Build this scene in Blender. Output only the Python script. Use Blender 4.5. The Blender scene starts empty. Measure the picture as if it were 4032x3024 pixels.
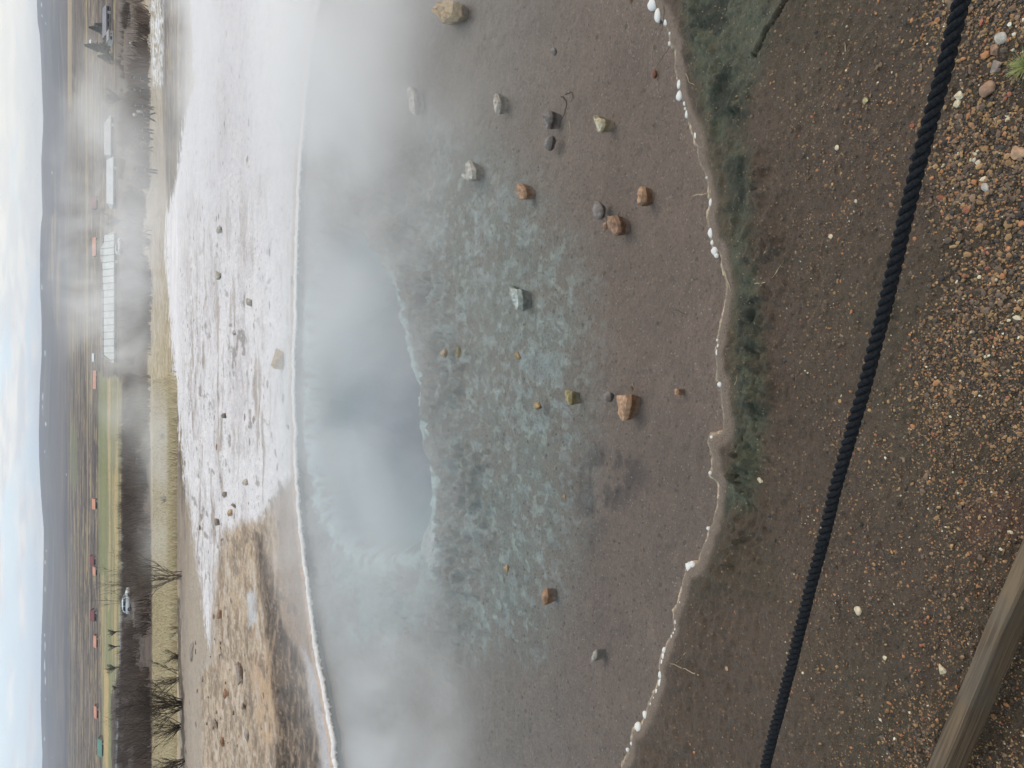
import bpy, bmesh, math, random
import numpy as np
from mathutils import Vector, Matrix

# ------------------------------------------------------------------ camera
# The photograph is stored turned on its side: "up" in the place is left in the picture.
F = 3030.0                       # focal length in photo pixels (4032 wide)
CX, CY = 2016.0, 1512.0
PITCH = math.radians(30.45)
EYE = 1.55                       # above the water of the pool (z = 0)
CP, SP = math.cos(PITCH), math.sin(PITCH)
C = bpy.context.scene.collection
S = bpy.context.scene

cam = bpy.data.cameras.new('camera')
camo = bpy.data.objects.new('camera', cam)
C.objects.link(camo)
cam.sensor_fit = 'HORIZONTAL'
cam.sensor_width = 36.0
cam.lens = F * 36.0 / 4032.0
cam.clip_start = 0.02
cam.clip_end = 40000
UPV = Vector((0, SP, CP)); RT = Vector((1, 0, 0)); FW = Vector((0, CP, -SP))
lx, ly, lz = -UPV, RT, -FW
camo.matrix_world = Matrix(((lx.x, ly.x, lz.x, 0), (lx.y, ly.y, lz.y, 0), (lx.z, ly.z, lz.z, EYE), (0, 0, 0, 1)))
S.camera = camo

# ------------------------------------------------------------------ render settings
S.render.engine = 'CYCLES'
S.view_settings.view_transform = 'Standard'
S.view_settings.look = 'None'
S.view_settings.gamma = 1
S.view_settings.exposure = 0.0
cy = S.cycles
cy.use_denoising = True
cy.max_bounces = 8
cy.diffuse_bounces = 2
cy.glossy_bounces = 2
cy.transmission_bounces = 2
cy.transparent_max_bounces = 24
cy.volume_bounces = 6
cy.volume_step_rate = 1.0
cy.volume_max_steps = 256
cy.use_adaptive_sampling = True
cy.adaptive_threshold = 0.02
cy.caustics_reflective = False
cy.caustics_refractive = False

# ------------------------------------------------------------------ sky and sun
SUN_EL, SUN_AZ = math.radians(52), math.radians(60)      # azimuth from +Y towards +X
w = bpy.data.worlds.new('World'); S.world = w; w.use_nodes = True
nt = w.node_tree; nt.nodes.clear()
def N(nt, t, **kw):
    n = nt.nodes.new(t)
    for k, v in kw.items(): setattr(n, k, v)
    return n
def mth(nt, op, a, b=None, c=None, clamp=False):
    n = nt.nodes.new('ShaderNodeMath'); n.operation = op; n.use_clamp = clamp
    for i, v in enumerate((a, b, c)):
        if v is None: continue
        if isinstance(v, (int, float)): n.inputs[i].default_value = v
        else: nt.links.new(v, n.inputs[i])
    return n.outputs[0]
def mapr(nt, v, a, b, c=0.0, d=1.0, smooth=True):
    n = nt.nodes.new('ShaderNodeMapRange'); n.interpolation_type = 'SMOOTHSTEP' if smooth else 'LINEAR'
    nt.links.new(v, n.inputs[0])
    for i, x in zip((1, 2, 3, 4), (a, b, c, d)): n.inputs[i].default_value = x
    return n.outputs[0]
def mixc(nt, fac, a, b, mode='MIX'):
    n = nt.nodes.new('ShaderNodeMix'); n.data_type = 'RGBA'; n.blend_type = mode
    for s, v in ((n.inputs[0], fac), (n.inputs[6], a), (n.inputs[7], b)):
        if isinstance(v, (int, float)): s.default_value = v
        elif isinstance(v, (tuple, list, np.ndarray)): s.default_value = tuple(map(float, v)) + ((1.0,) if len(v) == 3 else ())
        else: nt.links.new(v, s)
    return n.outputs[2]
sky = N(nt, 'ShaderNodeTexSky', sky_type='NISHITA', sun_disc=False)
sky.sun_elevation = SUN_EL; sky.sun_rotation = SUN_AZ; sky.air_density = 1.0; sky.dust_density = 2.0
tc = N(nt, 'ShaderNodeTexCoord')
sep = N(nt, 'ShaderNodeSeparateXYZ'); nt.links.new(tc.outputs['Generated'], sep.inputs[0])
# clouds live on a flat layer overhead: direction / (height + a little)
zz = mth(nt, 'ADD', mth(nt, 'MAXIMUM', sep.outputs[2], 0.0), 0.07)
cmb = N(nt, 'ShaderNodeCombineXYZ')
nt.links.new(mth(nt, 'DIVIDE', sep.outputs[0], zz), cmb.inputs[0])
nt.links.new(mth(nt, 'DIVIDE', sep.outputs[1], zz), cmb.inputs[1])
nz = N(nt, 'ShaderNodeTexNoise'); nz.inputs['Scale'].default_value = 0.42; nz.inputs['Detail'].default_value = 7; nz.inputs['Roughness'].default_value = 0.58
nt.links.new(cmb.outputs[0], nz.inputs['Vector'])
nz2 = N(nt, 'ShaderNodeTexNoise'); nz2.inputs['Scale'].default_value = 1.1; nz2.inputs['Detail'].default_value = 5
nt.links.new(cmb.outputs[0], nz2.inputs['Vector'])
cover = mapr(nt, mth(nt, 'ADD', nz.outputs[0], mth(nt, 'MULTIPLY', sep.outputs[0], 0.28)), 0.36, 0.60)
cover = mth(nt, 'MAXIMUM', cover, mapr(nt, sep.outputs[2], 0.075, 0.015))
ccol = mixc(nt, mapr(nt, nz2.outputs[0], 0.3, 0.7), (8.3, 8.6, 8.8), (10.6, 10.3, 9.6))
skc = mixc(nt, 0.72, sky.outputs[0], (6.6, 9.2, 10.6))
skc = mixc(nt, cover, skc, ccol)
c2 = N(nt, 'ShaderNodeCombineXYZ'); nt.links.new(mth(nt, 'MULTIPLY', sep.outputs[0], 9.0), c2.inputs[0]); nt.links.new(mth(nt, 'MULTIPLY', sep.outputs[2], 62.0), c2.inputs[1]); nt.links.new(mth(nt, 'MULTIPLY', sep.outputs[1], 4.0), c2.inputs[2])
n5 = N(nt, 'ShaderNodeTexNoise'); n5.inputs['Scale'].default_value = 1.0; n5.inputs['Detail'].default_value = 6; n5.inputs['Roughness'].default_value = .55; nt.links.new(c2.outputs[0], n5.inputs['Vector'])
n6 = N(nt, 'ShaderNodeTexNoise'); n6.inputs['Scale'].default_value = 1.9; n6.inputs['Detail'].default_value = 6; nt.links.new(c2.outputs[0], n6.inputs['Vector'])
lowc = mixc(nt, mapr(nt, n6.outputs[0], .38, .62), (8.9, 9.1, 9.2), (11.4, 11.2, 10.6))
lowc = mixc(nt, mth(nt, 'MULTIPLY', mapr(nt, sep.outputs[0], -.05, .35), .6), lowc, (11.6, 11.2, 9.9))
bl = mth(nt, 'SUBTRACT', mth(nt, 'ADD', n5.outputs[0], mth(nt, 'MULTIPLY', sep.outputs[2], 1.3)), mth(nt, 'MULTIPLY', sep.outputs[0], .42))
lowc = mixc(nt, mth(nt, 'MULTIPLY', mapr(nt, bl, .50, .68), .85), lowc, (8.6, 10.2, 11.2))
skc = mixc(nt, mapr(nt, sep.outputs[2], 0.24, 0.05), skc, lowc)
bg = N(nt, 'ShaderNodeBackground'); bg.inputs['Strength'].default_value = 0.1
nt.links.new(skc, bg.inputs['Color'])
wo = N(nt, 'ShaderNodeOutputWorld'); nt.links.new(bg.outputs[0], wo.inputs['Surface'])

sun = bpy.data.lights.new('sun', 'SUN'); sun.energy = 1.3; sun.angle = math.radians(38); sun.color = (1.0, 0.95, 0.88)
suno = bpy.data.objects.new('sun', sun); C.objects.link(suno)
sd_ = Vector((math.sin(SUN_AZ) * math.cos(SUN_EL), math.cos(SUN_AZ) * math.cos(SUN_EL), math.sin(SUN_EL)))
suno.rotation_euler = sd_.to_track_quat('Z', 'Y').to_euler()

# ------------------------------------------------------------------ geometry helpers
def ray(x, y):
    r = (CY - y) / F; u = (CX - x) / F
    return np.array([r, CP + u * SP, -SP + u * CP])
def G(x, y, z=0.0):
    """photo pixel -> point of the place at height z"""
    d = ray(x, y); t = (z - EYE) / d[2]
    return np.array([d[0] * t, d[1] * t, z])
def proj(X, Y, Z):
    dz = Z - EYE
    dep = np.maximum(Y * CP - dz * SP, 1e-3)
    return CX - F * (Y * SP + dz * CP) / dep, CY - F * X / dep
def smooth(a, b, t):
    t = np.clip((t - a) / (b - a), 0, 1); return t * t * (3 - 2 * t)
def _h(ix, iy, s):
    n = (ix.astype(np.int64) * 374761393 + iy.astype(np.int64) * 668265263 + s * 982451653) & 0x7fffffff
    n = ((n ^ (n >> 13)) * 1274126177) & 0x7fffffff
    n = (n ^ (n >> 16)) & 0xffff
    return n / 65535.0
def vnoise(x, y, s=0):
    ix = np.floor(x); iy = np.floor(y); fx = x - ix; fy = y - iy
    fx = fx * fx * (3 - 2 * fx); fy = fy * fy * (3 - 2 * fy)
    a = _h(ix, iy, s); b = _h(ix + 1, iy, s); c = _h(ix, iy + 1, s); d = _h(ix + 1, iy + 1, s)
    return (a + (b - a) * fx) * (1 - fy) + (c + (d - c) * fx) * fy
def fbm(x, y, s=0, o=4, g=0.5):
    v = 0; a = 1; t = 0
    for k in range(o):
        v = v + a * vnoise(x, y, s + k * 17); t += a; a *= g; x = x * 2.03 + 5.1; y = y * 2.03 + 1.7
    return v / t
def sdist(px, py, poly, closed=True):
    """signed distance to a polygon, positive inside (or plain distance to a polyline)"""
    P = np.asarray(poly, float); n = len(P)
    d2 = np.full(px.shape, 1e30); ins = np.zeros(px.shape, bool)
    for i in range(n if closed else n - 1):
        ax, ay = P[i]; bx, by = P[(i + 1) % n]
        ex, ey = bx - ax, by - ay
        t = np.clip(((px - ax) * ex + (py - ay) * ey) / max(ex * ex + ey * ey, 1e-12), 0, 1)
        d2 = np.minimum(d2, (px - ax - t * ex) ** 2 + (py - ay - t * ey) ** 2)
        if closed and by != ay:
            c = ((ay > py) != (by > py)) & (px < ex * (py - ay) / (by - ay) + ax)
            ins ^= c
    d = np.sqrt(d2)
    return np.where(ins, d, -d) if closed else d
def s2l(r, g, b):
    f = lambda c: ((c / 255 + 0.055) / 1.055) ** 2.4 if c > 10 else c / 255 / 12.92
    return np.array([f(r), f(g), f(b)])

def tag(o, label=None, cat=None, group=None, kind=None):
    if label: o['label'] = label
    if cat: o['category'] = cat
    if group: o['group'] = group
    if kind: o['kind'] = kind
    return o
def link(name, me, mat=None, parent=None):
    o = bpy.data.objects.new(name, me)
    if mat: me.materials.append(mat)
    C.objects.link(o)
    if parent: o.parent = parent
    return o
def mesh_np(name, co, faces, cols=None, smoothed=True):
    me = bpy.data.meshes.new(name)
    co = np.ascontiguousarray(co, np.float32); faces = np.ascontiguousarray(faces, np.int32)
    nf, k = faces.shape
    me.vertices.add(len(co)); me.vertices.foreach_set('co', co.ravel())
    me.loops.add(nf * k); me.loops.foreach_set('vertex_index', faces.ravel())
    me.polygons.add(nf); me.polygons.foreach_set('loop_start', np.arange(nf, dtype=np.int32) * k)
    me.polygons.foreach_set('use_smooth', np.full(nf, smoothed))
    if cols is not None:
        a = me.attributes.new('Col', 'FLOAT_COLOR', 'POINT')
        c4 = np.ones((len(co), 4), np.float32); c4[:, :3] = cols
        a.data.foreach_set('color', c4.ravel())
    me.update(calc_edges=True); me.validate()
    return me
def mb_obj(name, bm, mat, parent=None, smoothed=False):
    me = bpy.data.meshes.new(name); bm.normal_update(); bm.to_mesh(me); bm.free()
    if smoothed:
        for p in me.polygons: p.use_smooth = True
    return link(name, me, mat, parent)
def empty(name, loc, rz=0, **kw):
    o = bpy.data.objects.new(name, None); o.location = loc; o.rotation_euler = (0, 0, rz); o.empty_display_size = 0.1
    C.objects.link(o); return tag(o, **kw)

# ------------------------------------------------------------------ materials
def mat(name, col, rough=0.7, var=0.0, vscale=8.0, bump=0.0, bscale=40.0, metal=0.0, spec=0.5):
    m = bpy.data.materials.new(name); m.use_nodes = True; nt = m.node_tree
    b = nt.nodes['Principled BSDF']; b.inputs['Roughness'].default_value = rough; b.inputs['Metallic'].default_value = metal
    b.inputs['Specular IOR Level'].default_value = spec
    tc = N(nt, 'ShaderNodeTexCoord')
    if var:
        n = N(nt, 'ShaderNodeTexNoise'); n.inputs['Scale'].default_value = vscale; n.inputs['Detail'].default_value = 5
        nt.links.new(tc.outputs['Object'], n.inputs['Vector'])
        c = mixc(nt, mapr(nt, n.outputs[0], 0.3, 0.7), [max(0, v * (1 - var)) for v in col], [min(1, v * (1 + var)) for v in col])
        nt.links.new(c, b.inputs['Base Color'])
    else: b.inputs['Base Color'].default_value = (*col, 1)
    if bump:
        n = N(nt, 'ShaderNodeTexNoise'); n.inputs['Scale'].default_value = bscale; n.inputs['Detail'].default_value = 5
        nt.links.new(tc.outputs['Object'], n.inputs['Vector'])
        bp = N(nt, 'ShaderNodeBump'); bp.inputs['Distance'].default_value = bump; bp.inputs['Strength'].default_value = 0.8
        nt.links.new(n.outputs[0], bp.inputs['Height']); nt.links.new(bp.outputs[0], b.inputs['Normal'])
    return m
def ground_mat(name, scales, amps, bumps, rough=0.8, spec=0.4, speck=None):
    """colour comes from the 'Col' attribute (what the ground is made of), broken up by noise"""
    m = bpy.data.materials.new(name); m.use_nodes = True; nt = m.node_tree
    b = nt.nodes['Principled BSDF']; b.inputs['Roughness'].default_value = rough; b.inputs['Specular IOR Level'].default_value = spec
    at = N(nt, 'ShaderNodeAttribute', attribute_name='Col'); geo = N(nt, 'ShaderNodeNewGeometry')
    c = at.outputs['Color']; h = None
    for sc, am, bu in zip(scales, amps, bumps):
        n = N(nt, 'ShaderNodeTexNoise'); n.inputs['Scale'].default_value = sc; n.inputs['Detail'].default_value = 4; n.inputs['Roughness'].default_value = 0.62
        nt.links.new(geo.outputs['Position'], n.inputs['Vector'])
        g = mapr(nt, n.outputs[0], 0.25, 0.75, 1 - am, 1 + am, smooth=False)
        c = mixc(nt, 1.0, c, g, 'MULTIPLY')
        if bu:
            hh = mth(nt, 'MULTIPLY', n.outputs[0], bu)
            h = hh if h is None else mth(nt, 'ADD', h, hh)
    if speck:
        for sc, thr, colr, am in speck:
            v = N(nt, 'ShaderNodeTexVoronoi'); v.inputs['Scale'].default_value = sc
            nt.links.new(geo.outputs['Position'], v.inputs['Vector'])
            sx = N(nt, 'ShaderNodeSeparateColor'); nt.links.new(v.outputs['Color'], sx.inputs[0])
            k = mth(nt, 'MULTIPLY', mapr(nt, sx.outputs[0], thr, thr + 0.02), mapr(nt, v.outputs['Distance'], 0.42, 0.3))
            c = mixc(nt, mth(nt, 'MULTIPLY', k, am), c, colr)
    nt.links.new(c, b.inputs['Base Color'])
    if h is not None:
        bp = N(nt, 'ShaderNodeBump'); bp.inputs['Distance'].default_value = 1.0; bp.inputs['Strength'].default_value = 1.0
        nt.links.new(h, bp.inputs['Height']); nt.links.new(bp.outputs[0], b.inputs['Normal'])
    return m

# ------------------------------------------------------------------ outline of the pool
NEAR = [(2250,-800),(2400,-420),(2500,-180),(2565,0),(2600,60),(2640,110),(2650,170),(2668,215),(2675,330),(2690,410),(2700,450),(2742,530),(2765,620),(2795,740),
        (2802,790),(2800,860),(2806,960),(2845,1010),(2862,1100),(2852,1240),(2838,1300),(2830,1400),(2832,1500),(2855,1560),(2858,1620),(2848,1690),(2802,1712),
        (2795,1740),(2818,1790),(2810,1850),(2800,1862),(2825,1900),(2828,1990),(2812,2060),(2790,2080),(2775,2150),(2755,2215),(2708,2222),(2706,2250),(2695,2310),
        (2665,2400),(2640,2510),(2612,2560),(2605,2620),(2600,2690),(2575,2740),(2560,2790),(2530,2830),(2505,2870),(2485,2930),(2470,2960),(2455,3024),(2400,3250),(2280,3500),(2100,3800)]
FAR = [(1480,3800),(1400,3400),(1355,3180),(1328,3024),(1311,2882),(1290,2770),(1267,2645),(1248,2540),(1233,2442),(1213,2273),(1200,2180),(1189,2103),(1178,2000),(1172,1900),(1164,1780),
       (1168,1700),(1160,1600),(1158,1450),(1166,1300),(1170,1000),(1180,700),(1196,480),(1225,200),(1255,0),(1300,-250),(1380,-500),(1600,-900)]
def wig(pts, n, amp, s):
    """resample a polyline and roughen it (world coordinates)"""
    P = np.array(pts); d = np.r_[0, np.cumsum(np.hypot(*np.diff(P, axis=0).T))]
    t = np.linspace(0, d[-1], n); Q = np.c_[np.interp(t, d, P[:, 0]), np.interp(t, d, P[:, 1])]
    if amp:
        Q[:, 0] += amp * 2 * (fbm(t * 14, t * 0 + 1, s) - 0.5); Q[:, 1] += amp * 2 * (fbm(t * 14, t * 0 + 9, s + 3) - 0.5)
    return Q
near_w = wig([G(x, y)[:2] for x, y in NEAR], 620, 0.017, 3)
far_w = wig([G(x, y, 0.03)[:2] for x, y in FAR], 220, 0.03, 8)
POOL = np.vstack([near_w, far_w])
VENT = [G(x, y, -0.06)[:2] for x, y in [(1655,2185),(1672,2120),(1690,2070),(1712,1960),(1700,1860),(1672,1760),(1640,1640),(1632,1520),(1608,1400),(1575,1250),(1540,1120),
        (1490,1000),(1420,900),(1330,880),(1270,1000),(1235,1250),(1232,1500),(1240,1750),(1268,1960),(1330,2110),(1450,2190),(1560,2200)]]
VENT = wig(VENT + [VENT[0]], 140, 0.04, 21)[:-1]

# ------------------------------------------------------------------ the ground: one sheet from under the camera to the ridge
PY = np.array([-6, 0.4, 1.3, 2.2, 5.5, 6.2, 7.5, 10.5, 16, 28, 45, 65, 90, 158, 260, 440, 2000, 2300, 3000, 4200, 6000, 6900, 8000])
PZ = np.array([0.10, 0.06, 0.045, 0.035, 0.06, 0.055, -0.03, -0.19, -0.41, -1.68, -3.3, -5.1, -6.65, -10.0, -14, -14, -14, -9, 1, 20, 60, 30, -20])
def zprof(Y): return np.interp(Y, PY, PZ)
def hit(x, y):
    """where the line of sight through a photo pixel meets the far ground"""
    d = ray(x, y); Y = np.geomspace(5.6, 6000, 20000); z = EYE + d[2] / d[1] * Y
    k = np.argmax(z < zprof(Y)); Yk = Y[k]
    return np.array([d[0] / d[1] * Yk, Yk, zprof(Yk)])
vrows = np.concatenate([np.arange(4300, 1160, -3.6), np.arange(1160, 700, -3.2)])
def v2ang(v): return PITCH - np.arctan((CX - v) / F)
Yn = (EYE - 0.03) / np.tan(v2ang(vrows[vrows > 1160]))
Yt = np.geomspace(Yn[-1], 16, 150)[1:]
Ym = np.geomspace(16, 2000, 330)[1:]
Yh = np.geomspace(2000, 8000, 90)[1:]
Y0 = np.linspace(-4, Yn[0], 30)[:-1]
ROW = np.concatenate([Y0, Yn, Yt, Ym, Yh])
NC = 640
s = np.linspace(-1, 1, NC)
half = np.where(ROW < 0, 1.7, 0.62 * np.maximum(ROW, 0) + 1.7 * np.exp(-np.maximum(ROW, 0) / 2.5) + 0.05)
X = s[None, :] * half[:, None]; Y = np.repeat(ROW[:, None], NC, 1)
RIDGE = np.array([(-900,150),(0,147),(100,150),(150,158),(200,161),(300,165),(480,172),(530,170),(640,165),(750,166),(850,170),(900,163),(1000,160),(1150,161),(1250,166),(1400,166),(1500,160),(1600,157),
         (1700,155),(1800,157),(1880,160),(2000,168),(2080,174),(2200,173),(2400,169),(2500,165),(2600,163),(2750,163),(2850,166),(2950,170),(3024,168),(3900,160)], float)
Xf, Yf = X.ravel(), Y.ravel()
Z = zprof(Yf)
# far hills: ridge as high as the photo has it
far = Yf > 2000
px0, py0 = proj(Xf, Yf, np.zeros_like(Yf))
rv = np.interp(py0, RIDGE[:, 0], RIDGE[:, 1])
up = (CX - rv) / F
zr = EYE + 6000 * (-SP + up * CP) / (CP + up * SP)
hn = smooth(2000, 6000, Yf); k = np.where(far, hn, 0)
Z = np.where(far, np.where(Yf <= 6000, -14 + (zr + 14) * hn ** 1.25, zr - (Yf - 6000) * 0.05), Z)
Z += np.where(far, 26 * (fbm(Xf / 420, Yf / 420, 5) - 0.5) * smooth(2000, 2600, Yf) * (1 - smooth(4800, 5900, Yf)), 0)
# valley floor, scrub and meadow relief
mid = smooth(17, 30, Yf) * (1 - smooth(1500, 2000, Yf))
Z += mid * (fbm(Xf / 9, Yf / 9, 11) - 0.5) * 0.5
scrubm = smooth(92, 100, Yf) * (1 - smooth(225, 245, Yf))
Z += scrubm * (fbm(Xf / 3.5, Yf / 3.5, 13, 3) - 0.5) * 1.2
# pool
loc = Yf < 17
sdp = np.full(Xf.shape, -9.0); sdp[loc] = sdist(Xf[loc], Yf[loc], POOL)
sdv = np.full(Xf.shape, -9.0); sdv[loc] = sdist(Xf[loc], Yf[loc], VENT)
nearside = Yf < 4.0
BTZ = .09
BT0, BT1, BT2 = G(3641, 3024, BTZ)[:2], G(4020, 2126, BTZ)[:2], G(3719, 3024, BTZ)[:2]
CRACK = [G(x, y, .04)[:2] for x, y in [(2970,215),(2990,190),(3020,130),(3060,80),(3115,-10),(3170,-110)]]
CLODS = [(*G(x, y, .035)[:2], r, h) for x, y, r, h in [(2962,1400,.05,.018),(2985,1570,.06,.02),(2925,1800,.05,.030),(2915,1890,.045,.022),(2890,2110,.03,.016),(2950,1240,.045,.012),(2975,700,.04,.012),(3055,965,.03,.016),(2850,2230,.03,.01)]]
RIP = G(2885, 2000, .03)[:2]
def near_bank(X, Y, dl):
    a = fbm(X * 9, Y * 9, 31); b = fbm(X * 40, Y * 40, 32, 3); c = fbm(X * 110, Y * 110, 34, 1)
    h = 0.008 + 0.012 * smooth(0, 0.03, dl) + 0.03 * smooth(0.03, 0.5, dl) + 0.014 * (a - 0.5) * smooth(0, .1, dl) + 0.012 * (b - 0.5) * smooth(0.02, .12, dl)
    h = h + 0.007 * (c - .5) * smooth(0.02, .1, dl)
    h = h + .030 * smooth(.03, .07, dl) * smooth(.30, .14, dl) * np.clip(b - .47, 0, 1) * (.4 + smooth(-1.0, .1, X))
    rr_ = np.hypot(X - RIP[0], (Y - RIP[1]) * .9); h = h + .0035 * np.sin(rr_ * 330 + 4 * a) * smooth(.03, .05, rr_) * smooth(.13, .09, rr_) * smooth(.0, .05, RIP[1] - Y + .02)
    for cx, cy_, r, hh in CLODS:
        k = np.exp(-((X - cx) ** 2 + ((Y - cy_) * 1.5) ** 2) / r ** 2); h = h + hh * k * (.4 + 1.5 * b) + .02 * k * (c - .5)
    g = sdist(X + .02 * (b - .5), Y + .02 * (a - .5), CRACK, False); h = h - .022 * smooth(.009, .003, g) + .006 * smooth(.03, .01, g)
    bu_ = (BT1 - BT0) / np.hypot(*(BT1 - BT0)); s_ = (X - BT0[0]) * bu_[1] - (Y - BT0[1]) * bu_[0]
    if (BT2[0] - BT0[0]) * bu_[1] - (BT2[1] - BT0[1]) * bu_[0] < 0: s_ = -s_
    return h - .055 * smooth(.01, .03, s_)
n1 = fbm(Xf * 9, Yf * 9, 31); n2 = fbm(Xf * 40, Yf * 40, 32, 2); n3 = fbm(Xf * 3, Yf * 3, 33)
inp = sdp > 0
shelf = 0.006 + 0.035 * smooth(0, 0.35, sdp) + 0.03 * smooth(0.6, 2.4, sdp)
bed = -(shelf + 0.012 * (n1 - 0.5) + 0.012 * (n2 - 0.5) * smooth(0, .1, sdp))
bumpy = smooth(0.55, 0.0, np.abs(sdv + 0.35)) * smooth(-1.2, -0.02, sdv)
ridged = 1 - np.abs(2 * fbm(Xf * 7, Yf * 7, 41) - 1)
rid2 = 1 - np.abs(2 * fbm(Xf * 19, Yf * 17, 43, 3) - 1)
bed += bumpy * 0.06 * (smooth(0.62, 0.95, ridged) - 0.3) + bumpy * .035 * (smooth(.7, .95, rid2) - .3) - bumpy * 0.012
ledge = smooth(-0.02, 0.10, sdv); deep = smooth(0.0, 0.9, sdv)
bed -= ledge * 0.16 + deep * 0.85
bed = np.minimum(bed, -0.003)
dl = -sdp
nbank = np.zeros_like(Xf); _q = loc & (Yf < 4.2); nbank[_q] = near_bank(Xf[_q], Yf[_q], dl[_q])
fbank = 0.012 + (zprof(Yf) - 0.012) * smooth(0, 0.05, dl) + 0.05 * (n3 - 0.5) * smooth(0.05, 0.5, dl) + 0.02 * (n1 - 0.5) * smooth(0.03, .2, dl)
land = np.where(nearside, nbank, fbank)
Z = np.where(loc, np.where(inp, bed, land), Z)

px, py = proj(Xf, Yf, Z)                      # where each piece of ground is in the photo (only used to colour what is there)
wx = px + 26 * (fbm(Xf * 5 + 3, Yf * 5, 51) - 0.5); wy = py + 60 * (fbm(Xf * 5, Yf * 5 + 8, 52) - 0.5)
def M(poly, soft=20, fx=None, fy=None): return smooth(-soft, soft, sdist(wx if fx is None else fx, wy if fy is None else fy, poly))
def lay(col, mask, c): return col + (np.asarray(c)[None, :] - col) * np.clip(mask, 0, 1)[:, None]

# --- near soil
clump = fbm(Xf * 22, Yf * 22, 61)
soil = np.repeat(s2l(94, 78, 65)[None], len(Xf), 0) * (0.82 + 0.36 * fbm(Xf * 6, Yf * 6, 62))[:, None]
soil = lay(soil, smooth(0.45, 0.75, fbm(Xf * 2.2, Yf * 2.2, 63)) * 0.6, s2l(84, 74, 56))
GREEN = [(2480,-1000),(2560,-500),(2690,0),(2740,300),(2800,500),(2850,700),(2880,900),(2900,1200),(2900,1500),(2890,1800),(2850,1900),(2850,2000),(2950,2000),(2980,1850),(3020,1600),(2990,1300),(2960,1000),(2950,700),(2930,500),(2990,250),(3060,0),(3080,-500),(2950,-1000)]
gm = M(GREEN, 45) * (0.5 + 0.7 * smooth(0.3, 0.6, clump))
soil = lay(soil, gm, s2l(92, 94, 76))
soil = lay(soil, gm * smooth(0.45, 0.62, fbm(Xf * 16, Yf * 16, 64)), s2l(58, 61, 49))
OLIVE = [(2690,400),(2750,500),(2790,700),(2830,1000),(2880,1100),(2860,1400),(2880,1700),(2900,1700),(2900,1200),(2870,800),(2800,500)]
soil = lay(soil, M(OLIVE, 20) * 0.55, s2l(98, 88, 68))
edge = 1 - smooth(0.012 + .03 * n1, 0.022 + 0.03 * n1 + .04 * clump * n1, dl)
soil = lay(soil, edge * 0.9, s2l(140, 122, 108) )
soil = lay(soil, (1 - smooth(0, 0.008 + .006 * n1, dl)) * 0.5 , s2l(190, 178, 160))
WARM = [(3640,-1600),(3560,-300),(3720,300),(3700,900),(3620,1500),(3700,2000),(3700,2600),(3500,3300),(4400,3300),(4400,-1600)]
soil *= .88
soil = lay(soil, M(WARM, 110) * 0.75, s2l(78, 64, 48))
soil = lay(soil, M([(3760,2020),(3850,1950),(3990,1950),(4100,2050),(4050,2130),(3930,2120),(3840,2200)], 40) * .8, s2l(96, 70, 58))
# --- pool bed
bedc = np.repeat(s2l(110, 97, 90)[None], len(Xf), 0) * (0.86 + 0.28 * fbm(Xf * 5, Yf * 5, 71))[:, None]
bedc = lay(bedc, smooth(2450, 1900, px) * 0.7, s2l(122, 116, 112))
dpatch = M([(2250,1900),(2330,1750),(2480,1800),(2560,1880),(2500,1960),(2380,2050),(2320,2150),(2290,2050)], 60) * smooth(0.35, 0.6, fbm(Xf * 16, Yf * 16, 72))
bedc = lay(bedc, dpatch * 0.8, s2l(76, 68, 66))
CR = [(1640,600),(1700,500),(1900,600),(2080,800),(2250,1000),(2300,1300),(2290,1700),(2260,2000),(2180,2300),(2080,2560),(1800,2560),(1660,2300),(1690,2050),(1680,1800),(1640,1500),(1560,1100)]
crz = M(CR, 170)
wpX, wpY = Xf + .05 * (fbm(Xf * 12, Yf * 12, 76) - .5), Yf + .05 * (fbm(Xf * 12 + 9, Yf * 12, 77) - .5)
cr1 = smooth(0.60, 0.68, fbm(wpX * 13, wpY * 10, 73, 4, .6)) * smooth(.4, .6, fbm(Xf * 3, Yf * 3, 78)); rr = 1 - np.abs(2 * fbm(wpX * 15 + 4, wpY * 12, 74, 3) - 1); cr2 = smooth(0.88, 0.96, rr) * smooth(.5, .62, fbm(Xf * 5, Yf * 5, 79))
bedc = lay(bedc, crz * (.45 + .35 * smooth(.4, .6, fbm(Xf * 9, Yf * 7, 171))), s2l(118, 124, 121))
bedc = lay(bedc, crz * np.clip(cr1 * .6 + cr2 * .55 + .6 * smooth(.56, .70, fbm(Xf * 26, Yf * 20, 172, 3)), 0, 1) * .6, s2l(150, 165, 171))
bedc = lay(bedc, crz * smooth(.64, .72, fbm(wpX * 34, wpY * 24, 178, 3)) * .35, s2l(168, 184, 184)); bedc = lay(bedc, crz * smooth(.60, .70, fbm(wpX * 20 + 3, wpY * 15, 179, 4)) * .25, s2l(92, 94, 92))
edgev = smooth(0.10, 0.02, np.abs(sdv + 0.02 + .05 * (n1 - .5))) * smooth(900, 1300, py)
bedc = lay(bedc, edgev * 0.95 * smooth(0.3, 0.55, fbm(Xf * 18, Yf * 18, 75)), s2l(172, 198, 206))
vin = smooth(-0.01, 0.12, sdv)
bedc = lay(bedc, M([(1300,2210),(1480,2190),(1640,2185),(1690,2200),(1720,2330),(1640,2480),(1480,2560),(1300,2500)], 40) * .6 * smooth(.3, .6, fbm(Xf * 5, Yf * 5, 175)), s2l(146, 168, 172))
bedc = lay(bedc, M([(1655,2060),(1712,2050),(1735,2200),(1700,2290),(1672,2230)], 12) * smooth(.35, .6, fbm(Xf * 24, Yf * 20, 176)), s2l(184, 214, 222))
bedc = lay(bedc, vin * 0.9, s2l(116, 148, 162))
bedc = lay(bedc, smooth(0.1, .5, sdv), s2l(84, 97, 122))
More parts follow.
